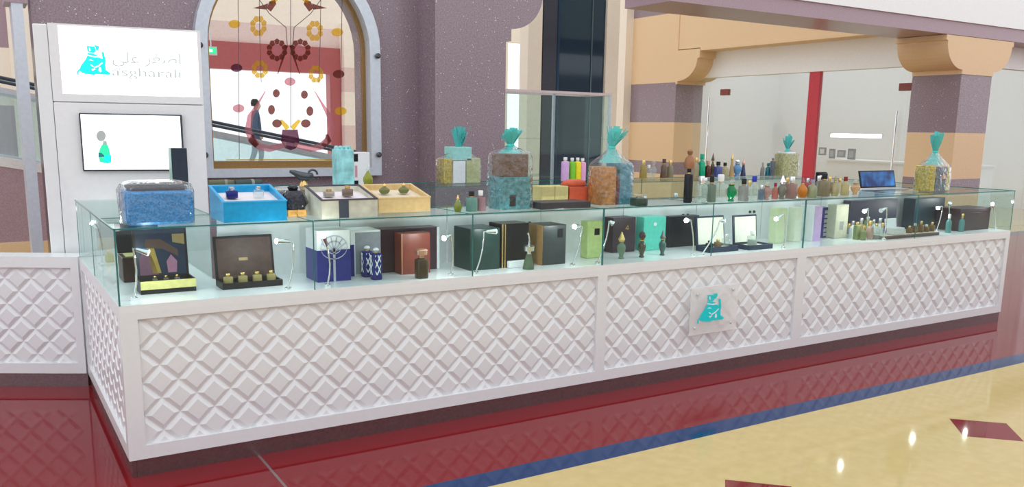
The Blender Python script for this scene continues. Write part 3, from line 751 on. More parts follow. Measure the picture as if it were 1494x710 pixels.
def carton(label, xf0, xf1, yb, yt, depth, m, z=DK, deco=None, group=None, name='perfume_box', cat='box', lid=None, yr=(.05, .46), side=None):
    x0, x1, Y, h = fbox(xf0, xf1, yb, yt, z, *yr)
    if z == DK: h = min(h, HG-HW-.02); depth = min(depth, .468-Y)
    w_ = x1-x0
    t = thing(name, label, cat, (x0, Y, z), 0, group)
    hb = h if not lid else h*lid[0]
    MB().bevbox(0, w_, 0, depth, 0, hb, .003).build('body', m, t)
    if lid: MB().bevbox(-.002, w_+.002, -.002, depth+.002, hb, h, .003).build('lid', lid[1], t)
    if deco: deco(t, w_, depth, h)
    return t
def patch(t, x0, x1, z0, z1, m, name='label_panel', y=-.0015):
    return MB().box(x0, x1, y, 0, z0, z1).build(name, m, t)

# ---------------- bottles
def bottle(label, loc, h, w_, body, cap=SILVER, style='round', d=None, liquid=None, group=None, name='perfume_bottle', rz=0, collar=None, capk=None):
    t = thing(name, label, 'bottle', loc, rz, group)
    r = w_/2; ry = (d or w_)/2
    if style == 'round':
        P = [(0, .92, 2), (.04, 1, 2), (.55, 1, 2), (.64, .82, 2), (.70, .45, 2), (.74, .36, 2)]; c0 = .74; cw = .48
    elif style == 'square':
        P = [(0, .95, 6), (.03, 1, 6), (.62, 1, 6), (.67, .9, 5), (.69, .5, 3), (.72, .4, 2)]; c0 = .72; cw = .55
    elif style == 'flask':
        P = [(0, .55, 3), (.05, .7, 3), (.28, 1, 2.4), (.42, .95, 2.2), (.58, .55, 2), (.66, .3, 2), (.70, .28, 2)]; c0 = .70; cw = .4
    elif style == 'tall':
        P = [(0, .95, 4), (.02, 1, 4), (.60, .88, 4), (.66, .7, 3), (.70, .5, 2), (.73, .45, 2)]; c0 = .73; cw = .6
    elif style == 'figure':
        P = [(0, .62, 2), (.03, .7, 2), (.08, .45, 2), (.16, .55, 2), (.30, .92, 2), (.42, 1, 2), (.50, .9, 2), (.56, .55, 2), (.60, .42, 2), (.64, .5, 2)]; c0 = .64; cw = .8
    elif style == 'cone':
        P = [(0, .95, 2), (.03, 1, 2), (.20, .85, 2), (.42, .62, 2), (.58, .45, 2), (.62, .5, 2)]; c0 = .62; cw = .55
    elif style == 'plain':
        P = [(0, .96, 5), (.03, 1, 5), (.78, 1, 5), (.82, .9, 4), (.84, .5, 2)]; c0 = .84; cw = .55
    elif style == 'jar':
        P = [(0, .96, 4), (.03, 1, 4), (.62, 1, 4), (.66, .95, 3), (.68, .6, 2), (.70, .55, 2)]; c0 = .70; cw = .62
    elif style == 'vase':
        P = [(0, .5, 2), (.04, .55, 2), (.12, .4, 2), (.35, .95, 2), (.5, 1, 2), (.62, .6, 2), (.70, .42, 2), (.76, .55, 2)]; c0 = .76; cw = .5
    MB().loft([(z*h, q*r, q*ry, e) for z, q, e in P], 16).build('body', body, t, True)
    if liquid:
        MB().loft([(.02*h, .8*r, .8*ry, 4), (.42*h, .8*r, .8*ry, 4)], 12).build('liquid', liquid, t, True)
    k = capk or ('finial' if style in ('figure', 'flask', 'cone') else 'ball' if style == 'vase' else 'cyl')
    cr = cw*r
    if collar is None: collar = GOLD if cap != SILVER else SILVER
    MB().loft([(c0*h-.002, cr*.75), (c0*h+.03*h, cr*.75)], 12).build('collar', collar, t, True)
    a = c0+.03; b = 1-a
    if k == 'finial': Q = [(a, .8), (a+.15*b, 1.0), (a+.35*b, .75), (a+.6*b, .45), (a+.85*b, .28), (1, .08)]
    elif k == 'ball': Q = [(a, .4), (a+.2*b, .9), (a+.5*b, 1.1), (a+.8*b, .8), (1, .15)]
    elif k == 'spray': Q = [(a, .7), (a+.4*b, .6), (a+.45*b, .35), (a+.7*b, .35), (a+.72*b, .6), (1, .5)]
    elif k == 'disc': Q = [(a, .6), (a+.25*b, .7), (a+.3*b, 1.6), (a+.85*b, 1.7), (1, 1.2)]
    else: Q = [(a, .95), (a+.08*b, 1), (a+.92*b, 1), (1, .9)]
    MB().loft([(z*h, cr*q) for z, q in Q], 14).build('cap', cap, t, True)
    return t
def pbottle(label, px, yb, yt, wpx, body, cap=SILVER, style='round', z=DK, yr=(.05, .46), **kw):
    L_ = spot(px, yb, z, *yr); s = mpp(L_)
    return bottle(label, L_, (yb-yt)*s*1.01, wpx*s, body, cap, style, **kw)

# ---------------- open presentation case
def open_case(label, xf0, xf1, yb, traypx, lidtop, depth, outer, lining, lidm, tilt=12, front=None, group=None, lidh=None):
    x0, x1, Y, _ = fbox(xf0, xf1, yb, yb-traypx, DK)
    s = mpp((x0, Y, DK)); w_ = x1-x0; th = traypx*s
    t = thing('presentation_case', label, 'case', (x0, Y, DK), 0, group)
    tr = MB().box(0, w_, 0, depth, 0, .006).box(0, w_, 0, .008, .006, th).box(0, w_, depth-.008, depth, .006, th).box(0, .008, .008, depth-.008, .006, th).box(w_-.008, w_, .008, depth-.008, .006, th)
    tray = tr.build('tray', outer, t)
    MB().box(.009, w_-.009, .009, depth-.009, .006, th*.6).build('tray_lining', lining, tray)
    if front: MB().box(.0, w_, -.002, 0, th*.35, th).build('front_trim', front, tray)
    if lidh is None:
        q = ony(xf0, lidtop, Y+depth); lidh = q.z-DK
    lidh = min(lidh, HG-HW-.025)
    if Y+depth+lidh*math.sin(math.radians(tilt)) > .475: tilt = max(0, math.degrees(math.asin(max(0, min(1, (.47-Y-depth)/lidh)))))
    lid = MB().bevbox(0, w_, -.014, 0, 0, lidh, .003).build('lid', outer, t)
    lid.location = (0, depth, 0); lid.rotation_euler = (-math.radians(tilt), 0, 0)
    MB().box(.012, w_-.012, -.016, -.0141, th*1.05, lidh-.012).build('lid_lining', lidm, lid)
    return t, x0, Y, w_, depth, th, lid, lidh
LEATHER = mat('brown_leather', (.075, .035, .03), .45, var=.25, scale=25); DARK = solid('dark_case', (.018, .016, .02), .4)
YEL = solid('yellow_card', (.72, .66, .25), .5)
t, x0, Y, w_, dp, th, lid, lh = open_case('presentation case with yellow front edge and draped print in lid', 206, 287, 430, 19, 333, .15, DARK, solid('straw', (.6, .55, .25), .6), NAVYC, 6, YEL)
for pts, m in ((((.05, .02), (.42, .02), (.30, .45), (.14, .55), (.05, .4)), solid('mauve_print', (.17, .08, .13), .5)), (((.30, .05), (.48, .05), (.36, .62), (.22, .62)), solid('gold_print', (.38, .26, .06), .5)),
               (((.62, .05), (.80, .05), (.82, .3), (.70, .45), (.60, .30)), solid('pink_print', (.35, .16, .25), .5)), (((.18, .62), (.55, .58), (.85, .4), (.85, .55), (.5, .8), (.2, .8)), solid('umber_print', (.10, .06, .05), .5)), (((.75, .72), (1, .66), (1, .9), (.75, .9)), solid('ochre_print', (.3, .22, .1), .5))):
    MB().prism([(a*(w_-.024)+.012, th+b*(lh-th-.012)) for a, b in pts], 'y', -.0162, -.0172).build('lid_print', m, lid)
for k in range(3):
    bottle(('tiny dark bottle next to the lamp in yellow-edged case', 'tiny dark middle bottle of three in yellow-edged case', 'tiny dark bottle at the far end of yellow-edged case')[k], (x0+w_*(.3+.2*k), Y+.06, DK+th*.6+.001), .035, .022, solid('smoke_glass', (.10, .10, .09), .15), GOLD, 'square', group='bottles in the yellow-edged case')
t, x0, Y, w_, dp, th, lid, lh = open_case('open leather-lined case with brown lid and four gold flacons', 325, 413, 423, 9, 345, .13, DARK, BLACK, LEATHER, 10)
MB().box(w_*.40, w_*.55, -.0168, -.016, lh*.48, lh*.54).build('lid_crest', solid('dull_gold', (.3, .22, .12), .4, .5), lid)
for k in range(4):
    bottle(('flacon at the hinge end away from the lamp in leather case', 'third flacon from the gooseneck lamp in leather case', 'second flacon from the gooseneck lamp in leather case', 'flacon next to the gooseneck lamp in leather case')[k], (x0+w_*(.14+.24*k), Y+.055, DK+th*.6+.001), .05, .042, solid('amber_flacon', (.35, .28, .12), .15), GOLD, 'square', d=.03, group='flacons in the leather case')
# small dark case in the end run
t = thing('hinged_box', 'dark brown hinged box standing in the glass end case', 'box', (.10, .58, DK))
MB().bevbox(0, .20, 0, .16, 0, .12, .003).build('body', solid('umber_box', (.07, .04, .04), .4), t)
q = MB().bevbox(0, .20, -.012, 0, 0, .15, .003).build('raised_lid', DARK, t); q.location = (0, .16, .12); q.rotation_euler = (-.35, 0, 0)
MB().box(.02, .18, .02, .14, .12, .124).build('lining', solid('straw', (.6, .55, .25), .6), t)
pbottle('small yellow-labelled flask in the glass end case', 160, 375, 358, 12, solid('olive_label', (.45, .45, .1), .4), GOLD, 'square', yr=(.75, 1.3))

BLUEP = solid('violet_blue_card', (.03, .035, .22), .3); WCARD = solid('white_card', (.80, .82, .84), .4, var=.02)
def tree_deco(t, w_, d, h):
    patch(t, 0, w_, 0, h*.62, BLUEP, 'blue_panel')
    b = MB(); cx, cz, R = w_*.5, h*.66, w_*.40; b.box(cx-.006, cx+.006, -.004, -.002, 0, cz)
    for k in range(8):
        a = math.pi*k/7; b.prism([(cx+.002, cz-.02), (cx-.002, cz-.02), (cx+R*math.cos(a)-.003, cz+R*.8*math.sin(a)), (cx+R*math.cos(a)+.003, cz+R*.8*math.sin(a))], 'y', -.004, -.002)
    for q in (.55, 1):
        pts = [(cx+R*q*math.cos(2*math.pi*i/20), cz+R*q*.85*math.sin(2*math.pi*i/20)) for i in range(21)]
        for i in range(20):
            (xa, za), (xb, zb) = pts[i], pts[i+1]; b.prism([(xa, za), (xb, zb), (xb, zb+.005), (xa, za+.005)], 'y', -.004, -.002)
    b.build('tree_print', solid('silver_print', (.5, .52, .65), .3, .4), t)
    MB().box(-.0015, 0, 0, d, 0, h*.62).build('side_panel', BLUEP, t)
carton('white and violet-blue perfume box with silver tree print', 464, 512, 412, 337, .17, WCARD, deco=tree_deco)
def clear_deco(t, w_, d, h):
    patch(t, 0, w_*.12, 0, h*.7, BLUEP, 'blue_edge'); MB().box(-.002, 0, 0, d, 0, h*.68).build('side_panel', BLUEP, t)
    patch(t, w_*.16, w_*.98, h*.03, h*.96, solid('grey_sleeve', (.30, .31, .36), .3), 'sleeve')
carton('silver-grey perfume box with blue side behind two filigree bottles', 512, 556, 403, 337, .16, WCARD, deco=clear_deco)
FIL = solid('white_filigree', (.82, .83, .86), .3); COB = solid('cobalt_glass', (.015, .02, .16), .1)
for k, (px, yb, yt) in enumerate(((536, 403, 358), (549, 407, 361))):
    t = pbottle(('white filigree bottle over cobalt glass, touching the silver-grey box', 'white filigree bottle with cobalt foot, standing proud of its twin')[k], px, yb, yt, 15, COB, FIL, 'plain', capk='ball', group='filigree bottles')
    s = mpp(t.location); h = (yb-yt)*s; r = 15*s/2*1.06; b = MB()
    for i in range(7):
        for sg_ in (-1, 1):
            pts = [(r*math.cos(2*math.pi*i/7+sg_*q*1.6), r*math.sin(2*math.pi*i/7+sg_*q*1.6), h*(.16+.62*q)) for q in (0, .25, .5, .75, 1)]
            b.tube(pts, .0028, 5)
    b.build('filigree', FIL, t, True)
REDB = solid('copper_red_card', (.22, .055, .042), .35, var=.15, scale=12)
carton('wide dark plum box behind the reddish-brown box', 556, 641, 399, 335, .11, solid('plum_card', (.055, .03, .045), .35), yr=(.3, .36), deco=lambda t, w_, d, h: patch(t, w_*.955, w_, 0, h, WCARD, 'pale_edge'))
carton('reddish-brown perfume box before the wide plum box', 586, 628, 400, 341, .09, REDB, yr=(.16, .2), deco=lambda t, w_, d, h: patch(t, 0, w_*.03, 0, h, solid('copper_edge', (.6, .3, .2), .3), 'copper_edge'))
pbottle('brown glass bottle with rounded copper stopper', 615, 405, 363, 18, gcol('brown_glass', (.10, .06, .03), .6), COPPER, 'jar', capk='disc', collar=COPPER, liquid=solid('brown_oud', (.12, .07, .03), .3))
GRN = solid('bottle_green_card', (.022, .05, .048), .3, var=.2, scale=10)
carton('large dark green box behind a gooseneck lamp', 686, 729, 395, 334, .19, GRN)
carton('black lacquered box with gold stripes and white shelf', 731, 771, 391, 327, .14, BLACK, deco=lambda t, w_, d, h: (patch(t, w_*.02, w_*.06, 0, h, GOLD, 'gold_stripe'), patch(t, w_*.12, w_*.15, 0, h, GOLD, 'gold_stripe'), MB().bevbox(w_*.2, w_*.98, -.03, 0, 0, h*.16).build('white_shelf', WCARD, t)))
carton('slate grey box with tan side and small dark seal', 791, 825, 387, 329, .16, solid('slate_card', (.04, .05, .055), .35), deco=lambda t, w_, d, h: (MB().box(-.002, 0, 0, d, 0, h).build('tan_side', solid('tan_card', (.42, .24, .10), .4), t), patch(t, w_*.62, w_*.85, h*.68, h*.90, BLACK, 'seal')))
t = pbottle('tall moss green flacon with silver swan stopper', 771, 392, 357, 18, gcol('moss_glass', (.16, .22, .13), .6), SILVER, 'cone', capk='disc')
s = mpp(t.location)
MB().tube([(0, 0, 34*s), (.002, 0, 42*s), (-.002, 0, 48*s), (-.008, 0, 53*s), (-.014, 0, 51*s)], [.006, .005, .004, .005, .002], 8).build('swan_neck', SILVER, t, True)
LIME = solid('lime_card', (.55, .68, .28), .4, var=.08)
carton('lime green perfume box with a small dark square seal', 856, 880, 377, 323, .07, LIME, deco=lambda t, w_, d, h: patch(t, w_*.42, w_*.72, h*.62, h*.80, BLACK, 'seal'))
def burst(t, w_, d, h):
    b = MB()
    for k in range(9):
        a = 2*math.pi*k/9; cx, cz = w_*.62, h*.70; L_ = .012+.006*(k % 3)
        b.prism([(cx+.003*math.cos(a+1.57), cz+.003*math.sin(a+1.57)), (cx+L_*math.cos(a), cz+L_*math.sin(a)), (cx+.003*math.cos(a-1.57), cz+.003*math.sin(a-1.57))], 'y', -.0005, -.002)
    b.build('gold_emblem', GOLD, t)
carton('dark aubergine box with gold starburst emblem', 893, 926, 369, 318, .1, solid('aubergine_card', (.055, .035, .05), .35), deco=burst)
TQC = solid('turquoise_card', (.12, .62, .50), .35)
def rnd_label(t, w_, d, h):
    MB().prism([(w_*.5+.013*math.cos(2*math.pi*i/16), h*.78+.011*math.sin(2*math.pi*i/16)) for i in range(16)], 'y', -.002, 0).build('round_label', WCARD, t)
carton('turquoise perfume box with round white label', 938, 970, 366, 317, .08, TQC, deco=rnd_label)
carton('large charcoal box beside the turquoise box', 975, 1018, 361, 316, .18, solid('charcoal_card', (.025, .03, .04), .35))
FG = gcol('green_figure_glass', (.25, .38, .26), .6); FD = gcol('dark_figure_glass', (.10, .09, .06), .7); FT = gcol('teal_figure_glass', (.08, .16, .15), .65)
pbottle('green footed flacon with pointed gilt stopper', 906, 377, 338, 13, FG, GOLD, 'figure', group='footed flacons')
pbottle('brown footed flacon with dark rounded stopper', 936, 375, 337, 12, FD, solid('dark_bronze', (.09, .05, .05), .3), 'figure', capk='ball', group='footed flacons')
pbottle('teal footed flacon with smoky stopper beside the charcoal box', 966, 372, 336, 11, FT, solid('smoke_stopper', (.12, .15, .16), .2), 'figure', group='footed flacons')
CREAMW = solid('ivory_lining', (.80, .79, .70), .5, var=.03)
t, x0, Y, w_, dp, th, lid, lh = open_case('black case with ivory lining holding three stubby bottles', 1036, 1077, 369, 8, 315, .13, NAVYC, CREAMW, CREAMW, 8)
for k, (px, cc, hh_) in enumerate(((.16, BLACK, .05), (.45, solid('tortoise', (.15, .1, .05), .3), .055), (.74, CLEAR, .085))):
    bottle(('stubby black cube bottle in the first ivory-lined case', 'tortoiseshell cube bottle in the first ivory-lined case', 'clear square bottle with steel cap in the first ivory-lined case')[k], (x0+w_*px, Y+.05, DK+th*.6+.001), hh_, .042, cc, (BLACK, GOLD, SILVER)[k], 'square', group='bottles in the ivory-lined cases')
t, x0, Y, w_, dp, th, lid, lh = open_case('black case with ivory lining holding one white-capped bottle', 1093, 1127, 365, 7, 313, .15, NAVYC, CREAMW, CREAMW, 6)
bottle('clear bottle with white cap in the second ivory-lined case', (x0+w_*.35, Y+.05, DK+th*.6+.001), .10, .06, CLEAR, WCARD, 'square', capk='cyl', group='bottles in the ivory-lined cases', liquid=solid('grey_juice', (.35, .36, .33), .3))
PL = solid('pale_lime_card', (.62, .70, .45), .45, var=.04); PI = solid('pale_ivory_card', (.74, .78, .64), .45, var=.03)
carton('pale lime perfume box behind a gooseneck lamp', 1131, 1146, 355, 304, .07, PL, yr=(.2, .35))
carton('pale ivory perfume box touching the pale lime one', 1158, 1168, 353, 303, .07, PI, yr=(.2, .35))
carton('white box with a lilac flank beside the glass joint', 1184, 1196, 352, 301, .12, WCARD, deco=lambda t, w_, d, h: patch(t, w_*.1, w_, 0, h, solid('lilac_card', (.62, .42, .72), .4), 'lilac_flank'))
carton('narrow navy box with silver script panel', 1196, 1208, 347, 303, .06, solid('navy_box', (.04, .035, .22), .3), deco=lambda t, w_, d, h: [patch(t, w_*.35, w_*.72, h*(.05+.15*k), h*(.16+.15*k), SILVER, 'script') for k in range(6)])
carton('stone beige perfume box with small grey flacon print', 1217, 1235, 348, 299, .08, solid('stone_card', (.50, .49, .38), .5), deco=lambda t, w_, d, h: patch(t, w_*.36, w_*.64, h*.25, h*.5, solid('flacon_print', (.3, .31, .3), .4), 'flacon_print'))
# cluster of small bottles
random.seed(3)
cl = [('clear', CLEAR), ('white', WCARD), ('amber', gcol('pale_amber', (.62, .50, .25), .5)), ('green', gcol('pale_moss', (.35, .42, .18), .5)), ('rose', gcol('pale_rose', (.66, .48, .40), .5))]
rows = [(1237, 346, 326, 0, 'clear bottle touching the beige box'), (1243, 345, 322, 1, 'white bottle second from the beige box'), (1249, 349, 324, 3, 'green bottle third from the beige box'), (1255, 346, 318, 2, 'tall pale amber bottle below the glowing lamp'),
        (1259, 350, 329, 3, 'short green bottle in front of the pale amber one'), (1264, 346, 316, 3, 'tallest green bottle under the glowing lamp'), (1268, 349, 322, 4, 'rose bottle in the crowd by the glowing lamp'), (1273, 345, 320, 1, 'white bottle beside the rose one'),
        (1277, 349, 326, 0, 'short clear bottle between two white ones'), (1282, 345, 318, 1, 'tall white bottle near the blue bottle'), (1286, 349, 325, 0, 'clear bottle touching the brown tray')]
for k, (px, yb, yt, c, lbl) in enumerate(rows):
    pbottle('small '+lbl if not lbl.startswith(('tall', 'short')) else lbl, px, yb, yt, 8.5, cl[c][1], (GOLD, SILVER)[k % 2], ('square', 'round', 'plain')[k % 3], group='small bottles in the case')
pbottle('small royal blue bottle beside the brown tray', 1293, 341, 322, 7, gcol('royal_blue', (.03, .05, .45), .6), BLACK, 'square', yr=(.3, .4))
# long brown tray
x0, x1, Y, _ = fbox(1289, 1370, 351, 345, DK)
tr = thing('display_tray', 'long brown leather tray with amber bottles and pale lidded box', 'tray', (x0, Y, DK)); w_ = x1-x0
BRT = solid('brown_tray', (.10, .045, .04), .4)
MB().bevbox(0, w_, 0, .14, 0, .022, .006).build('base', BRT, tr)
MB().bevbox(.012, w_-.012, .01, .13, .022, .026).build('inlay', solid('cream_inlay', (.62, .55, .45), .5), tr)
t = thing('lidded_box', 'small pale grey box with raised white lid on the brown tray', 'box', (x0+w_*.20, Y+.012, DK+.0265))
MB().bevbox(0, w_*.18, 0, .07, 0, .05).build('body', solid('pale_grey', (.62, .62, .62), .4), t)
q = MB().bevbox(0, w_*.19, 0, .012, 0, .075).build('lid', WCARD, t); q.location = (-.004, .07, .04); q.rotation_euler = (-.15, 0, 0)
for k in range(5):
    bottle(('gold-capped amber bottle next to the pale lidded box', 'short pale-capped amber bottle on the brown tray', 'gold-capped amber bottle in the middle of the brown tray row', 'tall pale-capped amber bottle on the brown tray', 'gold-capped amber bottle at the lamp end of the brown tray')[k], (x0+w_*(.54+.103*k), Y+.05, DK+.0265), .055+.015*(k % 3), .038, gcol('deep_amber', (.28, .15, .05), .6), (GOLD, solid('pale_cap', (.75, .7, .55), .4))[k % 2], 'square', group='amber bottles on the tray')
NV2 = solid('teal_navy_card', (.02, .045, .065), .3)
carton('tall navy display box near the leather trunk', 1333, 1376, 322, 290, .12, NV2, yr=(.34, .36), name='display_box')
carton('low indigo display box behind the crowd of small bottles', 1238, 1306, 333, 293, .07, solid('indigo_card', (.05, .05, .09), .4), yr=(.38, .4), name='display_box')
carton('dark plum leather trunk at the end of the case', 1398, 1442, 335, 305, .2, solid('plum_leather', (.045, .025, .035), .45), name='leather_trunk', cat='trunk', yr=(.13, .14), lid=(.82, solid('plum_lid', (.05, .03, .04), .45)))
for k, (px, yb, yt) in enumerate(((1383, 338, 311), (1402, 336, 310))):
    pbottle(('small teal flacon with white cap near the leaning lamp', 'small teal flacon with gold cap against the leather trunk')[k], px, yb, yt, 8, gcol('teal_small', (.15, .45, .45), .5), (WCARD, GOLD)[k], 'round', group='teal flacons', yr=(.05, .12))

# ---------------- on top of the glass
def gift(label, xl, xr, yb, ytop, yneck, ybow, boxes, wrapm=CELLO, bowm=CELLO_T, depth=None, lean=0, yr=(.08, .42), cat='gift', seed=1, z=TP):
    """cellophane-wrapped gift: inner boxes, wrap drawn up to a tied neck, flared top"""
    P = onz((xl+xr)/2, yb, z); Y = min(max(P.y, yr[0]), yr[1]); c = ony((xl+xr)/2, yb, Y); s = mpp(c)
    w_ = (xr-xl)*s*.86; d = depth or w_*.7
    rnd = random.Random(seed)
    t = thing('gift_hamper', label, cat, (c.x, Y+d/2, z))
    H = (yb-ytop)*s; hn = (yb-yneck)*s; hb = (yb-ybow)*s
    for (a0, a1, b0, b1, m, nm) in boxes:
        y0, y1 = -d*.42, d*.42
        o = MB().bevbox(-w_/2+w_*a0, -w_/2+w_*a1, y0, y1, H*b0, H*b1, .004).build(nm, m, t)
    t_front = -d*.42
    rx, ry = w_/2*1.06, d/2*1.06
    prof = [(.001, rx, ry, 6), (H*.5, rx*1.02, ry*1.02, 5), (H*.92, rx*1.0, ry*1.0, 5), (H*1.02, rx*.9, ry*.9, 4), (lerp(H, hn, .55), rx*.5, ry*.5, 2.5), (hn, rx*.16, ry*.2, 2)]
    MB().loft(prof, 28, cap=False, wob=.025, rnd=rnd).build('wrap', wrapm, t, True)
    cone = [(lerp(H*.97, hn, .1), rx*.62, ry*.62, 2), (lerp(H, hn, .6), rx*.34, ry*.36, 2), (hn, rx*.13, ry*.18, 2), (hn+.012, rx*.15, ry*.2, 2)]
    MB().loft(cone, 20, cap=False, wob=.16, rnd=rnd).build('gathers', bowm, t, True)
    b = MB(); n = 17
    for i in range(n):
        a = 2*math.pi*i/n+rnd.random()*.3; L_ = (hb-hn)*(.55+.45*rnd.random()); sp_ = rx*(.15+.45*rnd.random())
        ct = Vector((math.cos(a)*sp_+lean*(hb-hn), math.sin(a)*sp_*.8, hn+L_)); w0 = rx*.06; w1 = rx*(.10+.10*rnd.random())
        tg = Vector((-math.sin(a), math.cos(a), 0))
        b0 = Vector((math.cos(a)*rx*.1, math.sin(a)*rx*.1, hn+.002)); mid = lerp(b0, ct, .55)+Vector((0, 0, .006))
        th_ = Vector((math.cos(a), math.sin(a), 0))*.0012
        vs = []
        for p, ww in ((b0, w0), (mid, w1), (ct, w1*.7)): vs += [p-tg*ww-th_, p+tg*ww-th_, p+tg*ww+th_, p-tg*ww+th_]
        fs = [(3, 2, 1, 0), (8, 9, 10, 11)]
        for q in (0, 4): fs += [(q+j, q+(j+1) % 4, q+4+(j+1) % 4, q+4+j) for j in range(4)]
        b.add(vs, fs)
    b.build('ruffle', bowm, t, True)
    MB().loft([(hn-.006, rx*.17, ry*.22, 2), (hn, rx*.2, ry*.26, 2), (hn+.008, rx*.17, ry*.22, 2)], 16).build('ribbon_tie', solid('turquoise_ribbon', (.05, .60, .55), .35), t, True)
    return t
BLU = mat('glitter_blue', (.006, .20, .50), .35, var=.4, scale=120); WICK = mat('brown_wicker', (.12, .05, .02), .5, var=.5, scale=60); TEALB = mat('teal_weave', (.045, .22, .25), .35, var=.5, scale=55)
# blue hamper box in cellophane
x0, x1, Y, h = fbox(183, 288, 329, 272, TP, .04, .1)
t = thing('wrapped_box', 'glittery blue box in clear cellophane at the counter corner', 'box', (x0, Y, TP)); w_ = x1-x0
MB().bevbox(.008, w_-.008, .01, .22, 0, h*.86, .01).build('body', BLU, t)
MB().bevbox(.03, w_-.03, .03, .20, h*.86, h*1.02, .02).build('dark_contents', solid('dark_plum_cloth', (.06, .05, .06), .5), t)
MB().loft([(.0005, w_/2, .12, 7), (h*.85, w_/2*1.02, .125, 6), (h*1.03, w_/2*.95, .11, 5), (h*1.10, w_/2*.7, .07, 4)], 28, w_/2, .115, cap=True, wob=.015, rnd=random.Random(5)).build('cellophane', CELLO, t, True)
# small dark carton behind it
carton('small dark carton with orange flame print behind the blue box', 252, 275, 262, 216, .07, solid('night_card', (.03, .04, .06), .35), z=TP, yr=(.9, 1.1), deco=lambda t, w_, d, h: (MB().box(-.002, 0, 0, d, 0, h).build('green_side', solid('sage_side', (.22, .36, .30), .4), t), patch(t, w_*.25, w_*.6, h*.1, h*.4, solid('flame_print', (.7, .28, .12), .5), 'flame_print')))
# open tray boxes
SLOPE = .22
def wedge(b, h):
    b.v = [(x, y, z+(min(1, max(0, z/h)))*max(0, y)*SLOPE) for x, y, z in b.v]; return b
def tray_box(label, xf0, xf1, yb, yft, depth, m, lining, rim, z=TP, yr=(.06, .4)):
    x0, x1, Y, h = fbox(xf0, xf1, yb, yft, z, *yr); w_ = x1-x0
    t = thing('tray_box', label, 'box', (x0, Y, z)); k = .009
    wedge(MB().box(0, w_, 0, depth, 0, h*.62).box(0, w_, 0, k, h*.62, h).box(0, w_, depth-k, depth, h*.62, h).box(0, k, k, depth-k, h*.62, h).box(w_-k, w_, k, depth-k, h*.62, h), h).build('body', m, t)
    wedge(MB().box(k, w_-k, k, depth-k, h*.62, h*.80), h).build('lining', lining, t)
    wedge(MB().box(-.003, w_+.003, -.003, k, h, h+.005).box(-.003, w_+.003, depth-k, depth+.003, h, h+.005).box(-.003, k, k, depth-k, h, h+.005).box(w_-k, w_+.003, k, depth-k, h, h+.005), h).build('rim', rim, t)
    return t, x0, Y, w_, h
PINKL = solid('pale_lining', (.78, .72, .74), .6, var=.03)
BRB = solid('bright_blue_card', (.01, .30, .58), .4)
t, x0, Y, w_, h = tray_box('bright blue open gift box with pale lining', 327, 419, 325, 296, .26, BRB, PINKL, solid('blue_rim', (.05, .38, .68), .4))
bottle('cobalt bottle lying in the bright blue gift box', (x0+w_*.25, Y+.13, TP+h*.80+.8*.13*SLOPE+.006), .05, .05, COB, SILVER, 'square', d=.04)
bottle('clear silver bottle in the bright blue gift box', (x0+w_*.68, Y+.13, TP+h*.80+.8*.13*SLOPE+.006), .05, .045, CLEAR, SILVER, 'square', d=.035)
t, x0, Y, w_, h = tray_box('cream gift box with dark lattice rim and dark strap', 470, 551, 319, 293, .24, solid('cream_marble', (.55, .55, .45), .5, var=.2, scale=15), PINKL, solid('dark_rim', (.07, .06, .08), .4))
MB().box(w_*.30, w_*.47, -.004, 0, 0, h).build('strap', solid('dark_strap', (.06, .07, .10), .4), t)
bottle('flat pewter flacon in the dark-rimmed cream gift box', (x0+w_*.28, Y+.12, TP+h*.80+.8*.12*SLOPE+.006), .035, .05, solid('pewter', (.35, .33, .28), .3, .6), GOLD, 'square', d=.035)
bottle('tall bronze flacon in the dark-rimmed cream gift box', (x0+w_*.62, Y+.12, TP+h*.80+.8*.12*SLOPE+.006), .05, .05, solid('bronze_flacon', (.2, .15, .12), .3, .5), GOLD, 'square', d=.035)
t, x0, Y, w_, h = tray_box('tan gift box holding two green flacons', 553, 628, 311, 290, .24, solid('tan_gift_card', (.66, .47, .22), .45), solid('sand_lining', (.72, .63, .48), .6), solid('tan_rim', (.68, .50, .25), .45))
for k in range(2): bottle(('green faceted flacon beside the cream box in tan gift box', 'green faceted flacon at the outer end of tan gift box')[k], (x0+w_*(.3+.38*k), Y+.13, TP+h*.80+.8*.13*SLOPE+.006), .055, .06, gcol('moss_flacon', (.25, .30, .10), .6), GOLD, 'flask', d=.04, group='flacons in the tan gift box')
# crumpled black parcel on small orange box
L_ = spot(434, 322, TP, .2, .3)
t = thing('orange_carton', 'small orange carton under the crumpled black parcel', 'box', (L_.x-.045, L_.y, TP)); MB().bevbox(0, .045, 0, .07, 0, .032, .002).bevbox(.046, .09, 0, .07, 0, .032, .002).build('body', solid('orange_card', (.70, .38, .10), .45), t); MB().box(.012, .078, -.001, 0, .01, .022).build('label_panel', solid('orange_label', (.6, .3, .08), .4), t)
t = thing('black_parcel', 'crumpled black parcel between the blue and cream gift boxes', 'parcel', (L_.x, L_.y+.05, TP+.0325))
MB().loft([(0, .05, .045, 3), (.03, .065, .05, 2.5), (.06, .06, .05, 2.5), (.09, .04, .035, 2)], 18, wob=.12, rnd=random.Random(9)).build('body', glassy('black_film', (.05, .05, .06), 1.5, diffuse=.7, dcol=(.03, .03, .045), rough=.1, bump=.8), t, True)
MB().loft([(.085, .018), (.105, .026), (.112, .02)], 10, wob=.2, rnd=random.Random(2)).build('knot', BLACK, t, True)
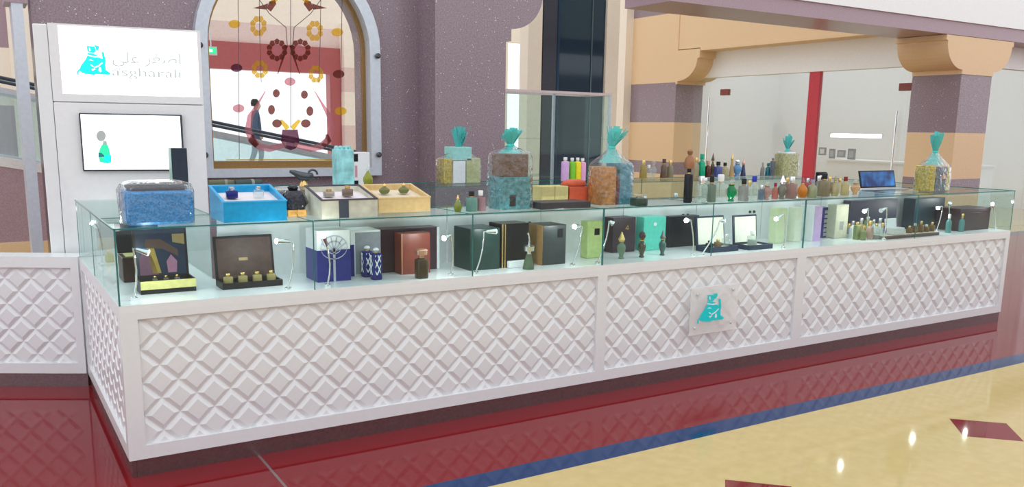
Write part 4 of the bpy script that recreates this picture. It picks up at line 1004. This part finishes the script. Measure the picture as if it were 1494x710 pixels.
# little bottles on the glass
for k, (px, yb, yt, wp, m, c, lb, st_) in enumerate(((668, 309, 284, 12, gcol('olive_glass', (.35, .42, .08), .5), GOLD, 'olive glass flask between tan gift box and big hamper', 'flask'),
        (688, 308, 279, 15, gcol('sea_glass', (.25, .52, .45), .45), BLACK, 'sea green bottle with black cap beside the big hamper', 'square'),
        (701, 307, 278, 13, gcol('rose_glass', (.52, .32, .36), .45), WCARD, 'rose bottle with white cap beside the big hamper', 'square'))):
    pbottle(lb, px, yb, yt, wp, m, c, st_, z=TP, yr=(.06, .35))
# large hamper
gift('big cellophane hamper with brown wicker over teal box and turquoise bow', 720, 788, 314, 232, 222, 196, [(.06, .94, 0, .58, TEALB, 'teal_box'), (.14, .86, .58, .98, WICK, 'wicker_basket'), (.30, .52, .05, .28, solid('dark_teal_panel', (.03, .14, .20), .3), 'front_panel')], yr=(.1, .2), seed=4)
# yellow, orange boxes and dark flat box
carton('dark flat leather box lying on the glass near the amber hamper', 790, 862, 306, 296, .16, solid('dark_flat', (.05, .045, .05), .4), z=TP, yr=(.05, .1))
carton('straw yellow double box beside the big hamper', 790, 829, 294, 272, .10, solid('straw_card', (.62, .56, .25), .45), z=TP, yr=(.27, .29), deco=lambda t, w_, d, h: patch(t, w_*.48, w_*.5, 0, h, solid('straw_gap', (.35, .3, .12), .5), 'joint'))
ORG = solid('coral_card', (.66, .12, .06), .4)
carton('coral red box beneath a coral bundle', 831, 862, 292, 273, .10, ORG, z=TP, yr=(.27, .29), deco=lambda t, w_, d, h: patch(t, w_*.05, w_*.95, h*.1, h*.14, solid('coral_dark', (.5, .08, .05), .4), 'seam'))
x0, x1, Y, h = fbox(824, 850, 270, 262, TP, .34, .36); p = ony(838, 273, .33)
t = thing('coral_bundle', 'coral cloth bundle lying on the coral red box', 'bundle', (p.x, .335, p.z+.002)); MB().loft([(0, .07, .035, 2.5), (.02, .085, .04, 2.2), (.035, .075, .036, 2), (.045, .04, .02, 2)], 18, wob=.06, rnd=random.Random(1)).build('body', solid('coral_cloth', (.62, .13, .07), .55), t, True); MB().loft([(.012, .088, .044, 2.2), (.018, .09, .045, 2.2)], 18).build('band', ORG, t, True)
# amber / teal hamper
gift('cellophane hamper of amber box and teal bag with flared turquoise top', 868, 936, 303, 243, 221, 189, [(.02, .46, .0, .92, mat('amber_weave', (.46, .19, .04), .4, var=.4, scale=50), 'amber_box'), (.47, .56, 0, .7, solid('maroon_gap', (.15, .03, .05), .4), 'maroon_box'), (.57, .98, 0, 1.0, mat('steel_teal', (.05, .22, .30), .35, var=.3, scale=40), 'teal_bag')], lean=.35, yr=(.13, .18), seed=8)
pbottle('squat smoky ink-pot bottle before the teal hamper', 932, 299, 282, 22, gcol('smoke_ink', (.08, .14, .12), .6), CLEAR, 'square', z=TP, yr=(.045, .06), capk='disc')
# tall black bottle with bronze figure stopper
t = pbottle('tall black bottle with bronze figure stopper', 1003, 297, 247, 11, solid('black_glass', (.012, .014, .018), .1), BLACK, 'plain', z=TP, yr=(.1, .16))
s = mpp(t.location); h0 = 50*s
MB().loft([(h0-.002, .03), (h0+.03, .034), (h0+.06, .026), (h0+.075, .012), (h0+.08, .01), (h0+.088, .016), (h0+.103, .018), (h0+.115, .006)], 14).build('figure_stopper', solid('bronze_fig', (.32, .15, .08), .35, .3), t, True)
# front row of tester bottles standing on the glass
frow = [(1022, 296, 258, 16, 'pale aqua', CLEAR, SILVER, 'square'), (1037, 295, 257, 12, 'sage', gcol('sage_glass', (.32, .42, .34), .35), BLACK, 'square'), (1050, 294, 255, 17, 'crystal', CLEAR, WCARD, 'square'),
        (1066, 294, 262, 17, 'emerald', gcol('emerald_glass', (.0, .28, .09), .7), CLEAR, 'vase'), (1084, 293, 261, 13, 'grey labelled', gcol('grey_glass', (.45, .47, .45), .4), BLACK, 'square'),
        (1099, 292, 257, 12, 'clear', CLEAR, gcol('blue_cap', (.02, .05, .55), .8), 'tall'), (1110, 291, 270, 9, 'slate blue', gcol('slate_glass', (.22, .33, .42), .4), SILVER, 'square'),
        (1118, 291, 265, 14, 'rosy crystal', gcol('rosy_glass', (.62, .40, .36), .4), CLEAR, 'vase'), (1130, 290, 267, 9, 'coral', gcol('coral_glass', (.62, .22, .18), .5), solid('garnet', (.25, .01, .06), .2), 'round'),
        (1140, 290, 256, 13, 'pewter', gcol('pewter_glass', (.30, .29, .24), .5), SILVER, 'figure'), (1154, 289, 258, 14, 'blush', gcol('blush_glass', (.52, .32, .28), .45), SILVER, 'square'),
        (1170, 288, 259, 15, 'orange', gcol('orange_glass', (.80, .30, .03), .6), gcol('rose_top', (.6, .2, .3), .5), 'flask'), (1184, 288, 262, 14, 'lime-tinted', gcol('limeish', (.52, .58, .36), .4), gcol('lilac_ball', (.55, .5, .7), .5), 'round'),
        (1201, 286, 253, 15, 'bronze labelled', gcol('tan_glass', (.42, .35, .22), .45), BLACK, 'square'), (1217, 286, 256, 13, 'pale gold', gcol('pale_gold', (.66, .60, .36), .4), gcol('straw_top', (.6, .58, .3), .5), 'flask'),
        (1232, 285, 258, 12, 'straw', gcol('straw_glass', (.70, .62, .34), .4), solid('maroon_cap', (.22, .02, .03), .25), 'round'), (1247, 284, 262, 14, 'peach', gcol('peach_glass', (.74, .52, .30), .4), CLEAR, 'vase')]
for k, (px, yb, yt, wp, nm, m, c, stl) in enumerate(frow):
    pbottle('%s tester bottle on the glass between black bottle and laptop' % nm, px, yb, yt, wp, m, c, stl, z=TP, yr=(.08, .3), group='tester bottles on the glass')
# second row behind, partly hidden
for k, (px, yb, yt, wp, nm, m, c, stl) in enumerate(((1028, 291, 262, 10, 'mint', gcol('mint_glass', (.42, .6, .5), .35), SILVER, 'round'), (1092, 289, 266, 9, 'frosted', CLEAR, GOLD, 'square'), (1147, 287, 262, 9, 'mocha', gcol('mocha_glass', (.3, .2, .15), .5), GOLD, 'square'),
        (1177, 285, 262, 9, 'cherry', gcol('cherry_glass', (.5, .1, .12), .5), SILVER, 'round'), (1193, 284, 258, 9, 'ice', CLEAR, SILVER, 'tall'), (1209, 284, 260, 9, 'olive brown', gcol('olive_brown', (.3, .26, .12), .5), GOLD, 'square'), (1224, 283, 262, 9, 'champagne', gcol('champagne', (.72, .64, .48), .4), GOLD, 'round'))):
    pbottle('%s bottle tucked behind the front row of testers' % nm, px, yb, yt, wp, m, c, stl, z=TP, yr=(.34, .44), group='tester bottles on the glass')
t = carton('black tilted tester card standing among the bottles', 1192, 1204, 284, 251, .03, BLACK, z=TP, yr=(.45, .46), name='tester_card', cat='card', deco=lambda t, w_, d, h: patch(t, w_*.15, w_*.85, h*.75, h*.85, SILVER, 'script'))

# ---------------- laptop on the desk inside the kiosk
LPY = .64
lp = ony(1288, 276, LPY)
dz = lp.z
dw = 6.22-(lp.x-.62)
t = thing('cash_desk', 'white cash desk inside the kiosk below the laptop', 'desk', (lp.x-.62, .53, 0))
MB().bevbox(0, dw, 0, .5, .06, dz-.03, .004).build('body', WHITE, t); MB().bevbox(-.01, dw+.01, -.01, .51, dz-.03, dz-.001, .004).build('top', DECK, t); MB().box(.02, dw-.02, .03, .47, 0, .06).build('plinth', KICK, t)
t = thing('laptop', 'open black laptop with glowing blue screen on the cash desk', 'laptop', (lp.x-.08, LPY-.02, dz))
s = mpp(lp); lw = 80*s
MB().bevbox(-lw/2, lw/2, -.12, 0, 0, .014, .003).build('keyboard_base', solid('grey_keyboard', (.45, .45, .47), .4), t)
sc_ = MB().bevbox(-lw/2, lw/2, 0, .012, 0, 25*s, .003).build('screen_lid', BLACK, t); sc_.location = (0, 0, .018); sc_.rotation_euler = (-.25, 0, 0)
m, N, L = node_mat('laptop_screen'); b = N['Principled BSDF']; tc = N.new('ShaderNodeTexCoord'); gr = N.new('ShaderNodeTexNoise'); gr.inputs['Scale'].default_value = 9
rp = N.new('ShaderNodeValToRGB'); rp.color_ramp.elements[0].color = (.0, .01, .08, 1); rp.color_ramp.elements[1].color = (.02, .22, .6, 1); rp.color_ramp.elements[0].position = .4; rp.color_ramp.elements[1].position = .75
L.new(tc.outputs['Object'], gr.inputs['Vector']); L.new(gr.outputs['Fac'], rp.inputs['Fac']); L.new(rp.outputs['Color'], b.inputs['Emission Color']); b.inputs['Emission Strength'].default_value = .8; b.inputs['Base Color'].default_value = (.01, .02, .06, 1)
MB().box(-lw/2+.012, lw/2-.012, -.001, 0, .012, 25*s-.012).build('screen', m, sc_)
# gold hamper at the far end of the case
GF = mat('gold_foil', (.55, .42, .08), .25, .5, var=.5, scale=70)
GHD = .17
GH = gift('gold-foil hamper with dark print front and turquoise plume', 1345, 1400, 284, 248, 228, 197, [(.0, .22, 0, 1.0, GF, 'gold_box'), (.23, .80, 0, .96, solid('print_navy', (.05, .07, .10), .35), 'print_box'), (.81, .98, 0, .92, GF, 'gold_box')], yr=(.2, .4), seed=12, depth=GHD)
MB().loft([(0, .02), (.004, .02)], 14).build('print_motif', solid('peach_print', (.62, .30, .22), .5), GH)
MM = GH.children; _o = [c for c in MM if c.name.startswith('print_motif')][0]; _o.rotation_euler = (math.pi/2, 0, 0); _o.location = (.03, -GHD*.42-.0005, .11)
L_ = spot(1381, 270, TP)
# ---------------- on the back case
BY = (2.1, 2.3)
gift('gold and white gift stack with turquoise bow against the purple pillar', 641, 712, 264, 228, 214, 181, [(0, .22, 0, .98, GF, 'gold_box'), (.24, .58, 0, .88, WCARD, 'white_box'), (.60, .98, 0, 1.0, solid('green_gold_card', (.42, .44, .2), .4), 'olive_box'), (.22, .74, .9, 1.45, solid('pale_turq', (.30, .62, .58), .4), 'turquoise_parcel')], yr=(2.12, 2.2), seed=21, depth=.17)
gift('woven gold box with white ribbon and turquoise plume before the shop', 1136, 1174, 254, 222, 216, 193, [(.0, 1.0, 0, 1.0, mat('gold_weave', (.42, .38, .15), .4, var=.5, scale=60), 'gold_box'), (.2, .75, 1.0, 1.08, WCARD, 'ribbon')], yr=(2.12, 2.2), seed=23, depth=.15)
back = [(824, 264, 230, 10, 'lilac', solid('lilac_plastic', (.62, .38, .66), .4), 'four plastic sprays'), (834, 263, 230, 9, 'green', solid('green_plastic', (.20, .55, .04), .4), ''), (842, 263, 230, 9, 'yellow', solid('yellow_plastic', (.85, .70, .02), .4), ''), (849, 263, 231, 9, 'pink', solid('pink_plastic', (.75, .36, .58), .4), '')]
for px, yb, yt, wp, nm, m, _ in back: pbottle('%s plastic spray bottle in the row of four bright bottles' % nm, px, yb, yt, wp, m, WCARD, 'plain', z=TP, yr=(2.15, 2.2), group='four bright spray bottles')
brow = [(938, 259, 233, 9, 'gold', gcol('old_gold', (.55, .42, .12), .5), GOLD, 'square'), (946, 259, 240, 8, 'white capped', CLEAR, WCARD, 'square'), (953, 258, 233, 10, 'crystal', CLEAR, CLEAR, 'vase'), (968, 258, 231, 9, 'brown labelled', gcol('tobacco', (.25, .15, .1), .5), solid('umber_cap', (.1, .05, .04), .3), 'tall'),
        (977, 258, 233, 9, 'olive labelled', gcol('olive_lab', (.42, .40, .25), .4), GOLD, 'tall'), (1015, 257, 229, 9, 'pale gold', gcol('pale_gold2', (.66, .56, .36), .4), GOLD, 'round'), (1023, 257, 224, 10, 'emerald', gcol('emerald2', (.0, .48, .25), .7), gcol('emerald_cap', (.0, .5, .3), .7), 'tall'),
        (1032, 256, 233, 9, 'mahogany', gcol('mahogany', (.14, .035, .025), .7), BROWN, 'square'), (1039, 254, 220, 6, 'bronze statuette', solid('bronze_stat', (.12, .09, .07), .35, .4), solid('bronze_stat', (.12, .09, .07), .35, .4), 'figure'), (1047, 258, 236, 11, 'cobalt labelled', gcol('cobalt_lab', (.12, .15, .42), .6), BLACK, 'square'),
        (1057, 256, 236, 11, 'straw crystal', gcol('straw2', (.68, .62, .42), .35), BLACK, 'round'), (1067, 256, 221, 8, 'golden spire', gcol('spire', (.72, .52, .26), .5), GOLD, 'cone'), (1075, 256, 232, 14, 'sky blue', gcol('sky_glass', (.18, .42, .72), .6), SILVER, 'vase'), (1084, 255, 229, 8, 'indigo footed', gcol('indigo_g', (.08, .08, .2), .6), COPPER, 'cone'),
        (1112, 254, 235, 6, 'grey speckled', gcol('speck_g', (.4, .38, .36), .5), solid('grey_cap', (.3, .28, .28), .3), 'round'), (1120, 254, 236, 7, 'petrol blue', gcol('petrol', (.03, .25, .32), .7), gcol('petrol', (.03, .25, .32), .7), 'tall'), (1126, 256.5, 231, 6, 'gunmetal', gcol('gunmetal', (.15, .17, .21), .7), solid('gun_cap', (.15, .16, .2), .25), 'plain')]
for px, yb, yt, wp, nm, m, c, stl in brow: pbottle('%s bottle on the back case between hampers' % nm, px, yb, yt, wp, m, c, stl, z=TP, yr=(2.12, 2.34), group='bottles on the back case')
# bird figurine, dark rolls, gift bag and yellow-green flask at the window end
p = spot(443, 266, TP, 2.1, 2.3); s = mpp(p)
t = thing('bird_figurine', 'dark metal bird figurine on a brass foot before the window', 'figurine', p)
MB().loft([(0, 7*s), (3*s, 6*s), (8*s, 3*s)], 14).build('foot', GOLD, t, True)
b = MB().tube([(-20*s, 0, 21*s), (-13*s, 0, 19*s), (-4*s, 0, 14*s), (6*s, 0, 13*s), (14*s, 0, 16*s)], [2*s, 4*s, 6.5*s, 6*s, 3*s], 10); b.build('body', solid('dark_pewter', (.10, .11, .12), .3, .6), t, True)
o = MB().tube([(14*s+7*s*math.cos(a), 0, 16*s+7*s*math.sin(a)) for a in [i*.5 for i in range(11)]], 1.6*s, 8).build('tail_ring', solid('dark_pewter', (.10, .11, .12), .3, .6), t, True)
p = spot(362, 268, TP, 2.1, 2.3); s = mpp(p)
for k, (o_, rz, ln, lb) in enumerate((((0, 0), .15, 40, 'dark green roll lying on the back case beside the tower'), ((-36, -3), -.12, 36, 'olive roll lying against the tower on the back case'))):
    t = thing('cloth_roll', lb, 'roll', (p.x+o_[0]*s, p.y+.02*k, TP), rz, 'rolls on the back case'); r = 5.5*s
    MB().tube([(-ln*s/2, 0, r), (0, 0, r*1.02), (ln*s/2, 0, r)], [r*.9, r, r*.9], 14).build('cloth', solid('roll_%d' % k, ((.06, .09, .08), (.16, .17, .1))[k], .6), t, True)
    MB().tube([(ln*s*.1, 0, r*1.02), (ln*s*.2, 0, r*1.02)], r*1.03, 14).build('tie', solid('roll_tie', (.3, .32, .3), .5), t, True)
carton('gift bag wrapped in turquoise tissue on the back case', 492, 517, 266, 218, .1, solid('aqua_tissue', (.33, .70, .72), .5, var=.3, scale=14), z=TP, yr=(2.1, 2.2), name='gift_bag', cat='bag', deco=lambda t, w_, d, h: [MB().prism([(w_*a, h), (w_*(a+.16), h), (w_*(a+.10), h*1.1), (w_*(a+.02), h*1.06)], 'y', d*.2, d*.8).build('tissue', solid('aqua_tissue', (.33, .70, .72), .5), t) for a in (.05, .3, .55, .78)])
carton('white carton with black and pink print behind the green flask', 517, 540, 266, 222, .09, WCARD, z=TP, yr=(2.1, 2.2), deco=lambda t, w_, d, h: (patch(t, 0, w_*.25, h*.72, h*.95, BLACK, 'black_mark'), patch(t, 0, w_*.25, 0, h*.15, BLACK, 'black_mark'), patch(t, w_*.05, w_*.2, h*.25, h*.6, solid('pink_mark', (.6, .3, .35), .5), 'pink_mark')))
pbottle('yellow-green faceted flask with clear stopper before the white carton', 537, 267, 236, 14, gcol('chartreuse', (.45, .48, .05), .6), CLEAR, 'flask', z=TP, yr=(2.02, 2.08))
# low items inside the back case
for k, (px, nm, m, hh_) in enumerate(((668, 'olive', gcol('olive_glass', (.35, .42, .08), .5), .12), (940, 'plum', gcol('plum_glass', (.2, .08, .16), .6), .1), (985, 'crystal', CLEAR, .12), (1000, 'white', WCARD, .1))):
    P = ony(px, 300, 2.1); bottle('%s bottle standing inside the glass back case' % nm, (P.x, 2.1, DK), hh_+.08, .07, m, SILVER, 'square', group='bottles inside the back case')
